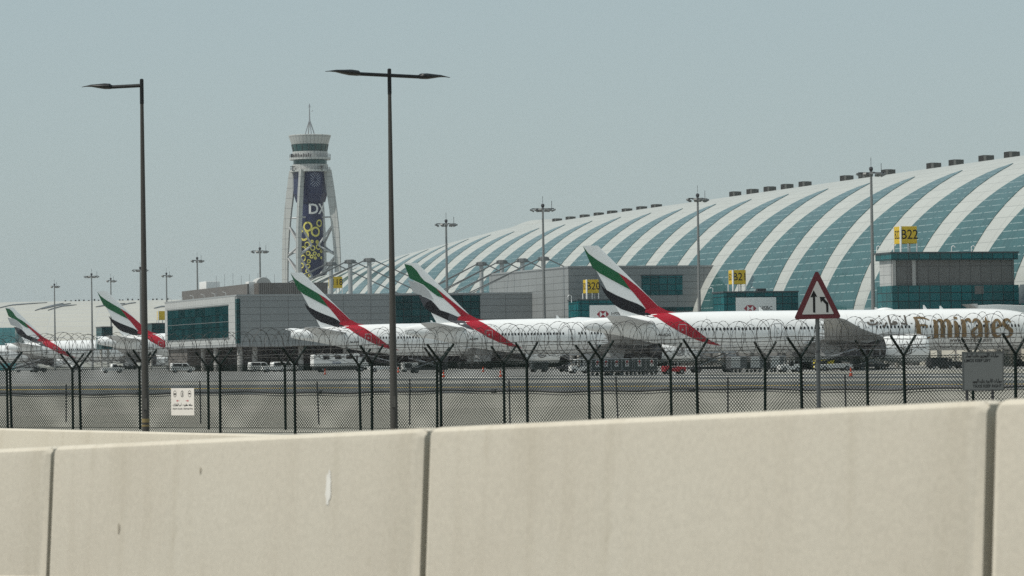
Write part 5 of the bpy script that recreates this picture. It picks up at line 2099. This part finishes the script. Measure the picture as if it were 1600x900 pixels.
flat([[(a * wp * .86 / wd_, b + zb_ + Hh * .36) for a, b in q] for q in po], fb, eps=.00003).build("arabic_lettering", SIGNK, g)
po = text_tris("Airports Security - Restricted Area", .082, bold=.001)
wd_ = max(a for q in po for a, b in q) - min(a for q in po for a, b in q)
flat([[(a * wp * .88 / wd_, b + zb_ + Hh * .245) for a, b in q] for q in po], fb).build("lettering", SIGNK, g)

# ================================================================== APRON VEHICLES AND EQUIPMENT
def wheel_set(parent, xs, ys, r, wd, z0=0):
    for x in xs:
        for y in ys:
            w_ = MB().lathe([(-wd / 2, r * .55), (-wd / 2, r * .9), (-wd * .35, r), (wd * .35, r), (wd / 2, r * .9), (wd / 2, r * .55)], 16, axis='y', c=(x, y, r + z0)).build("wheel", BLACK, parent, smooth=True, sharp=40)
            MB().lathe([(-wd / 2 - .01, r * .5), (wd / 2 + .01, r * .5)], 10, axis='y', c=(x, y, r + z0)).build("rim", STEEL, w_)


def spot(x, q, y=575):
    p_, _ = at_q(x, y, q)
    return pq(p_, q, gz(q))


# crew bus: x forward
BQ = 588.0
g = thing("crew_bus", "long white crew bus with three dark side windows, parked under the tail of an airliner", "bus", spot(487.5, BQ), PHI)
BL = (at_q(573, 560, BQ)[0] - at_q(487.5, 560, BQ)[0])
k = BL / 9.0
mb = MB()
mb.prism([(0, .95), (7.6 * k, .95), (7.6 * k, 3.05), (7.3 * k, 3.2), (.3, 3.2), (0, 3.0)], -1.25, 1.25)
mb.build("body", ULDW, g, bevel=.06)
MB().prism([(7.65 * k, .7), (9.0 * k, .7), (9.05 * k, 1.5), (8.7 * k, 1.65), (8.35 * k, 2.5), (7.65 * k, 2.5)], -1.15, 1.15).build("cab", ULDW, g, bevel=.06)
MB().box(.3, 8.0 * k, -1.1, 1.1, .45, .93).build("chassis", DKMET, g)
for x in (1.6, 3.5, 5.35):
    MB().box(x * k, (x + 1.02) * k, -1.275, -1.255, 2.25, 2.92).build("window", PANE, g)
MB().box(7.25 * k - .3, 7.25 * k + .02, -1.275, -1.255, 1.9, 2.85).build("window", PANE, g)
MB().box(7.9 * k, 8.42 * k, -1.17, -1.155, 1.65, 2.35).build("cab_window", PANE, g)
wheel_set(g, (1.5 * k, 7.9 * k), (-1.05, 1.05), .45, .3)
flat([[(u + 3.75 * k, v + 1.7) for u, v in q] for q in text_tris("dnata", .72, bold=.012)], lambda u, v, e: (u, -1.258, v)).build("lettering", mat("lettering_blue", (.05, .08, .16), .5), g)
MB().box(.2, 7.2 * k, -1.262, -1.2555, 2.02, 2.06).build("side_stripe", STEEL, g)

# baggage train: six dark containers on dollies, tow tractor on the right
TQ = 462.0 - 36
gq = TQ
px_c = [929.5, 943, 959.5, 976, 995.5, 1014.5]
dol = cont = None
ordw = ["first", "second", "third", "fourth", "fifth", "sixth"]
for i, x in enumerate(px_c):
    P = spot(x, gq)
    if dol is None:
        dol = thing("baggage_dolly", "", "dolly", P, PHI, "dollies of the baggage train")
        MB().box(-.85, .85, -1.1, 1.1, .42, .54).build("deck", DKMET, dol, bevel=.02)
        mb = MB()
        for yy in (-1.1, 1.08):
            mb.tube([(-.85, yy, .6), (.85, yy, .6)], .03, 5)
        mb.tube([(.85, 0, .45), (1.25, 0, .40)], .035, 5)
        mb.build("rail", STEEL, dol)
        wheel_set(dol, (-.6, .6), (-.85, .85), .2, .14)
        o = dol

        def kids(root):
            KIDS[root] = [c for c in bpy.data.objects if c.parent == root]
            for c in KIDS[root]:
                kids(c)
        kids(dol)
    else:
        o = copy_tree(dol)
        o.location = P
    tag(o, "low baggage dolly under the %s dark container from the left" % ordw[i], "dolly", "dollies of the baggage train")
    if cont is None:
        cont = thing("cargo_container", "", "container", P + Vector((0, 0, .545)), PHI, "dark containers on the baggage train")
        MB().prism([(-.78, 0), (.78, 0), (.78, 1.6), (-.78, 1.6)], -1.0, 1.0).build("shell", ULDM, cont, bevel=.02)
        mb = MB()
        for (xa, xb, za, zb3) in ((-.8, -.72, 0, 1.62), (.72, .8, 0, 1.62), (-.72, .72, 0, .08), (-.72, .72, 1.54, 1.62)):
            mb.box(xa, xb, -1.03, -1.003, za, zb3)
        mb.build("frame", STEEL, cont)
        MB().box(-.26, .26, -1.012, -1.003, .55, 1.42).build("emblem_panel", SIGNW, cont)
        mb = MB()
        mb.face([(.19 * math.cos(2 * math.pi * j / 14), -1.016, 1.18 + .19 * math.sin(2 * math.pi * j / 14)) for j in range(14)])
        for f_ in ribbon([(-.12, .95), (.0, .80), (.12, .95)], [.05, .07, .05]):
            mb.face([(u, -1.017, v) for u, v in f_])
        mb.build("emblem", VRED, cont)
        o = cont
        kids(cont)
    else:
        o = copy_tree(cont)
        o.location = P + Vector((0, 0, .545))
    tag(o, "dark metal container with red and white emblem, %s from the left on the baggage train" % ordw[i], "container", "dark containers on the baggage train")


def tractor(label, P, rot, body, cab=True):
    g = thing("tow_tractor", label, "tractor", P, rot)
    MB().prism([(-1.4, .35), (1.5, .35), (1.55, .95), (.3, 1.05), (.25, .8), (-.5, .8), (-.55, 1.1), (-1.4, 1.1)], -.75, .75).build("body", body, g, bevel=.04)
    mb = MB()
    for x in (-.5, .45):
        for y in (-.68, .68):
            mb.tube([(x, y, .9), (x * .9, y, 1.95)], .04, 5)
    mb.box(-.65, .6, -.75, .75, 1.95, 2.03)
    mb.build("canopy", ULDW, g)
    MB().box(-.45, -.05, -.5, .5, .82, 1.0).box(-.55, -.42, -.5, .5, 1.0, 1.45).build("seat", BLACK, g)
    wheel_set(g, (-.95, .95), (-.7, .7), .34, .24)
    return g


tractor("small red and white tow tractor at the right end of the baggage train", spot(1052, gq), PHI, VRED)
tractor("white tow tractor facing the short row of white containers", spot(1233, 436), PHI + 3.14, ULDW)

# white containers on dark dollies
wc = None
wlab = ["leftmost of the three white cargo containers parked under the fuselage", "middle one of the three white cargo containers parked under the fuselage", "rightmost of the three white cargo containers parked under the fuselage"]
for i, x in enumerate((1146.5, 1177, 1208)):
    P = spot(x, 446)
    d_ = copy_tree(dol)
    d_.location = P
    tag(d_, ["dolly carrying the leftmost white container", "dolly carrying the middle white container", "dolly carrying the rightmost white container"][i], "dolly", "dollies with white containers")
    if wc is None:
        wc = thing("cargo_container", "", "container", P, PHI, "white containers under the nearest airliner")
        MB().prism([(-.75, 0), (1.6, 0), (1.6, 1.7), (-.75, 1.7)], -.9, .9).build("shell", mat("container_grey", (.16, .165, .17), .55, .2, var=.2), wc, bevel=.02)
        MB().box(-.70, .62, -.93, -.905, .08, 1.62).build("door", ULDW, wc)
        mb = MB()
        for z_ in (.1, .6, 1.1, 1.58):
            mb.box(-.72, 1.58, -.945, -.932, z_, z_ + .05)
        mb.build("frame", STEEL, wc)
        kids(wc)
        o = wc
    else:
        o = copy_tree(wc)
    o.location = P + Vector((0, 0, .545))
    tag(o, wlab[i], "container", "white containers under the nearest airliner")


def loader(label, P, rot, h=2.6, body=None, L=6.0):
    g = thing("cargo_loader", label, "cargo loader", P, rot)
    MB().box(-L / 2, L / 2, -1.3, 1.3, .45, .85).build("chassis", DKMET, g, bevel=.03)
    MB().box(-L / 2 + .3, L / 2, -1.25, 1.25, h, h + .2).build("platform", body or STEEL, g)
    mb = MB()
    for s in (-1, 1):
        mb.tube([(-L / 2 + .8, s * 1.1, .85), (L / 2 - .8, s * 1.1, h)], .09, 5)
        mb.tube([(L / 2 - .8, s * 1.1, .85), (-L / 2 + .8, s * 1.1, h)], .09, 5)
    mb.build("scissor_lift", STEEL, g)
    mb = MB()
    for s in (-1, 1):
        mb.tube([(-L / 2 + .3, s * 1.22, h + 1.0), (L / 2, s * 1.22, h + 1.0)], .035, 5)
        for k_ in range(5):
            x = -L / 2 + .3 + (L - .3) * k_ / 4
            mb.tube([(x, s * 1.22, h + .2), (x, s * 1.22, h + 1.0)], .03, 5)
    mb.build("guard_rail", STEEL, g)
    MB().box(L / 2 - 1.3, L / 2 - .1, -1.45, -.4, .9, 2.5).build("operator_cab", body or ULDW, g, bevel=.04)
    wheel_set(g, (-L / 2 + .9, L / 2 - .9), (-1.05, 1.05), .38, .28)
    return g


def belt(label, P, rot, body):
    g = thing("belt_loader", label, "belt loader", P, rot)
    MB().prism([(-2.6, .4), (2.4, .4), (2.5, .9), (1.2, 1.05), (-2.6, .9)], -.9, .9).build("body", body, g, bevel=.04)
    MB().prism([(-3.4, .9), (-3.3, .75), (3.6, 2.5), (3.5, 2.75)], -.45, .45).build("conveyor", BLACK, g)
    mb = MB()
    for s in (-1, 1):
        mb.tube([(-3.2, s * .48, 1.3), (3.5, s * .48, 3.1)], .035, 5)
        for k_ in range(6):
            x = -3.0 + 6.2 * k_ / 5
            z_ = .9 + (x + 3.4) * .265
            mb.tube([(x, s * .48, z_), (x, s * .48, z_ + .45)], .025, 4)
    mb.build("guard_rail", STEEL, g)
    wheel_set(g, (-1.7, 1.6), (-.8, .8), .36, .25)
    return g


def van(label, P, rot, body, pickup=False, L=4.6, h=1.85):
    g = thing("service_vehicle", label, "van" if not pickup else "pickup", P, rot)
    if pickup:
        MB().prism([(-L / 2, .4), (L / 2 - .05, .4), (L / 2, .95), (L / 2 - 1.2, 1.1), (L / 2 - 1.8, h), (-.2, h), (-.35, 1.1), (-L / 2, 1.1)], -.85, .85).build("body", body, g, bevel=.06)
    else:
        MB().prism([(-L / 2, .4), (L / 2 - .05, .4), (L / 2, 1.0), (L / 2 - .9, 1.15), (L / 2 - 1.5, h), (-L / 2 + .15, h), (-L / 2, 1.2)], -.85, .85).build("body", body, g, bevel=.06)
    MB().prism([(L / 2 - 1.15, 1.15), (L / 2 - 1.65, h - .12), (L / 2 - 2.4, h - .12), (L / 2 - 2.4, 1.15)], -.862, .862).build("window", PANE, g)
    if not pickup:
        MB().prism([(-L / 2 + .3, 1.2), (-L / 2 + .35, h - .12), (L / 2 - 2.55, h - .12), (L / 2 - 2.55, 1.2)], -.862, .862).build("window", PANE, g)
    MB().box(L / 2 - .06, L / 2 + .02, -.75, -.4, .75, .95).box(L / 2 - .06, L / 2 + .02, .4, .75, .75, .95).build("headlight", WPOST, g)
    wheel_set(g, (-L / 2 + .85, L / 2 - .9), (-.76, .76), .34, .22)
    return g


def gpu(label, P, rot, body):
    g = thing("ground_power_unit", label, "power unit", P, rot)
    MB().box(-1.3, 1.3, -.75, .75, .4, 1.6).build("housing", body, g, bevel=.06)
    MB().box(-1.0, .2, -.775, -.755, .7, 1.4).build("grille", DKMET, g)
    MB().tube([(1.3, 0, .45), (2.2, 0, .35)], .04, 5).build("tow_bar", STEEL, g)
    wheel_set(g, (-.85, .85), (-.65, .65), .26, .18)
    return g


van("white service van parked behind the columns, left of the crew bus", spot(407, 640), PHI + .1, ULDW)
van("white service van just left of the crew bus's rear end", spot(444, 636), PHI, ULDW, L=5.2)
van("pale pickup truck beside the van by the pier columns", spot(428, 622), PHI, WPOST, pickup=True)
van("white pickup at the left, below the single-arm street lamp's airliner", spot(176, 690), PHI, WPOST, pickup=True)
van("white van left of the pier's undercroft", spot(285, 655), PHI, ULDW)
loader("dark cargo loader under the tail of the second nearest airliner", spot(668, 520), PHI, 2.2, DKMET)
loader("open grey cargo loader right of the middle fence posts", spot(897, 500), PHI, 2.5, STEEL, 5)
loader("cargo loader with tall frame left of the white containers", spot(1112, 452), PHI, 2.7, STEEL, 6.5)
loader("cargo loader beside the engine of the nearest airliner", spot(1359, 452), PHI + 3.14, 1.9, DKMET, 5)
belt("belt loader with pale rails under the nearest airliner's wing", spot(1303, 446), PHI, WPOST)
belt("belt loader under the airliner behind the double street lamp", spot(598, 560), PHI + 3.14, WPOST)
belt("belt loader at far left beside the row of airliners", spot(40, 830), PHI, WPOST)
gpu("yellow power unit under the nearest airliner's wing root", spot(1287, 452), PHI, VYEL)
gpu("dark power unit left of the lane board", spot(1465, 452), PHI, DKMET)
gpu("dark power unit beneath the second airliner's fuselage", spot(842, 505), PHI, ULDM)
gpu("white power unit near the double street lamp's foot", spot(640, 548), PHI, ULDW)
gpu("pale power unit beside the second fin from the left", spot(120, 790), PHI, WPOST)
tractor("dark tow tractor under the nose side of the nearest airliner", spot(1490, 455), PHI, DKMET)
tractor("white tow tractor beside the baggage train's tail end", spot(905, 470), PHI, ULDW)
tractor("dark tow tractor among the equipment at far left", spot(62, 800), PHI, DKMET)

# passenger steps and a tyre-smoke-dark chock trolley would be hidden; cones complete the row
cone = None
clab = ["orange traffic cone in front of the crew bus", "orange traffic cone just right of the double street lamp pole", "orange traffic cone beside the middle pair of fence posts",
        "orange traffic cone under the second airliner's red stripe", "orange and white traffic cone below the nearest airliner's wing", "orange traffic cone left of the baggage train, near a fence post"]
for i, (x, yb) in enumerate(((508, 585.5), (622.5, 583), (693, 586.5), (755, 581.5), (1329.5, 584.5), (782, 586))):
    P = at_z(x, yb + 3.0, .05)
    P.z = gz(qof(P))
    if cone is None:
        cone = thing("traffic_cone", "", "traffic cone", P, 0, "traffic cones along the edge of the apron")
        MB().box(-.24, .24, -.24, .24, 0, .05).build("base", BLACK, cone)
        MB().lathe([(.05, .19), (1.0, .035)], 14).build("cone", ORANGE, cone, smooth=True)
        MB().lathe([(.38, .137), (.62, .096)], 14).build("reflective_band", SIGNW, cone, smooth=True)
        kids(cone)
        o = cone
    else:
        o = copy_tree(cone)
        o.location = P
    o.scale = (.95, .95, .95)
    tag(o, clab[i], "traffic cone", "traffic cones along the edge of the apron")

# ================================================================== HAZE
hm_ = bpy.data.materials.new("haze_air")
hm_.use_nodes = True
n = hm_.node_tree
n.nodes.clear()
out = n.nodes.new("ShaderNodeOutputMaterial")
pv = n.nodes.new("ShaderNodeVolumePrincipled")
pv.inputs["Color"].default_value = (.96, .98, 1.0, 1)
pv.inputs["Density"].default_value = 0.00005
pv.inputs["Anisotropy"].default_value = 0.1
n.links.new(pv.outputs[0], out.inputs["Volume"])
hz = MB().box(-5600, 5600, -5600, 6600, -1.2, 96).build("haze", hm_)
hz["kind"] = "stuff"
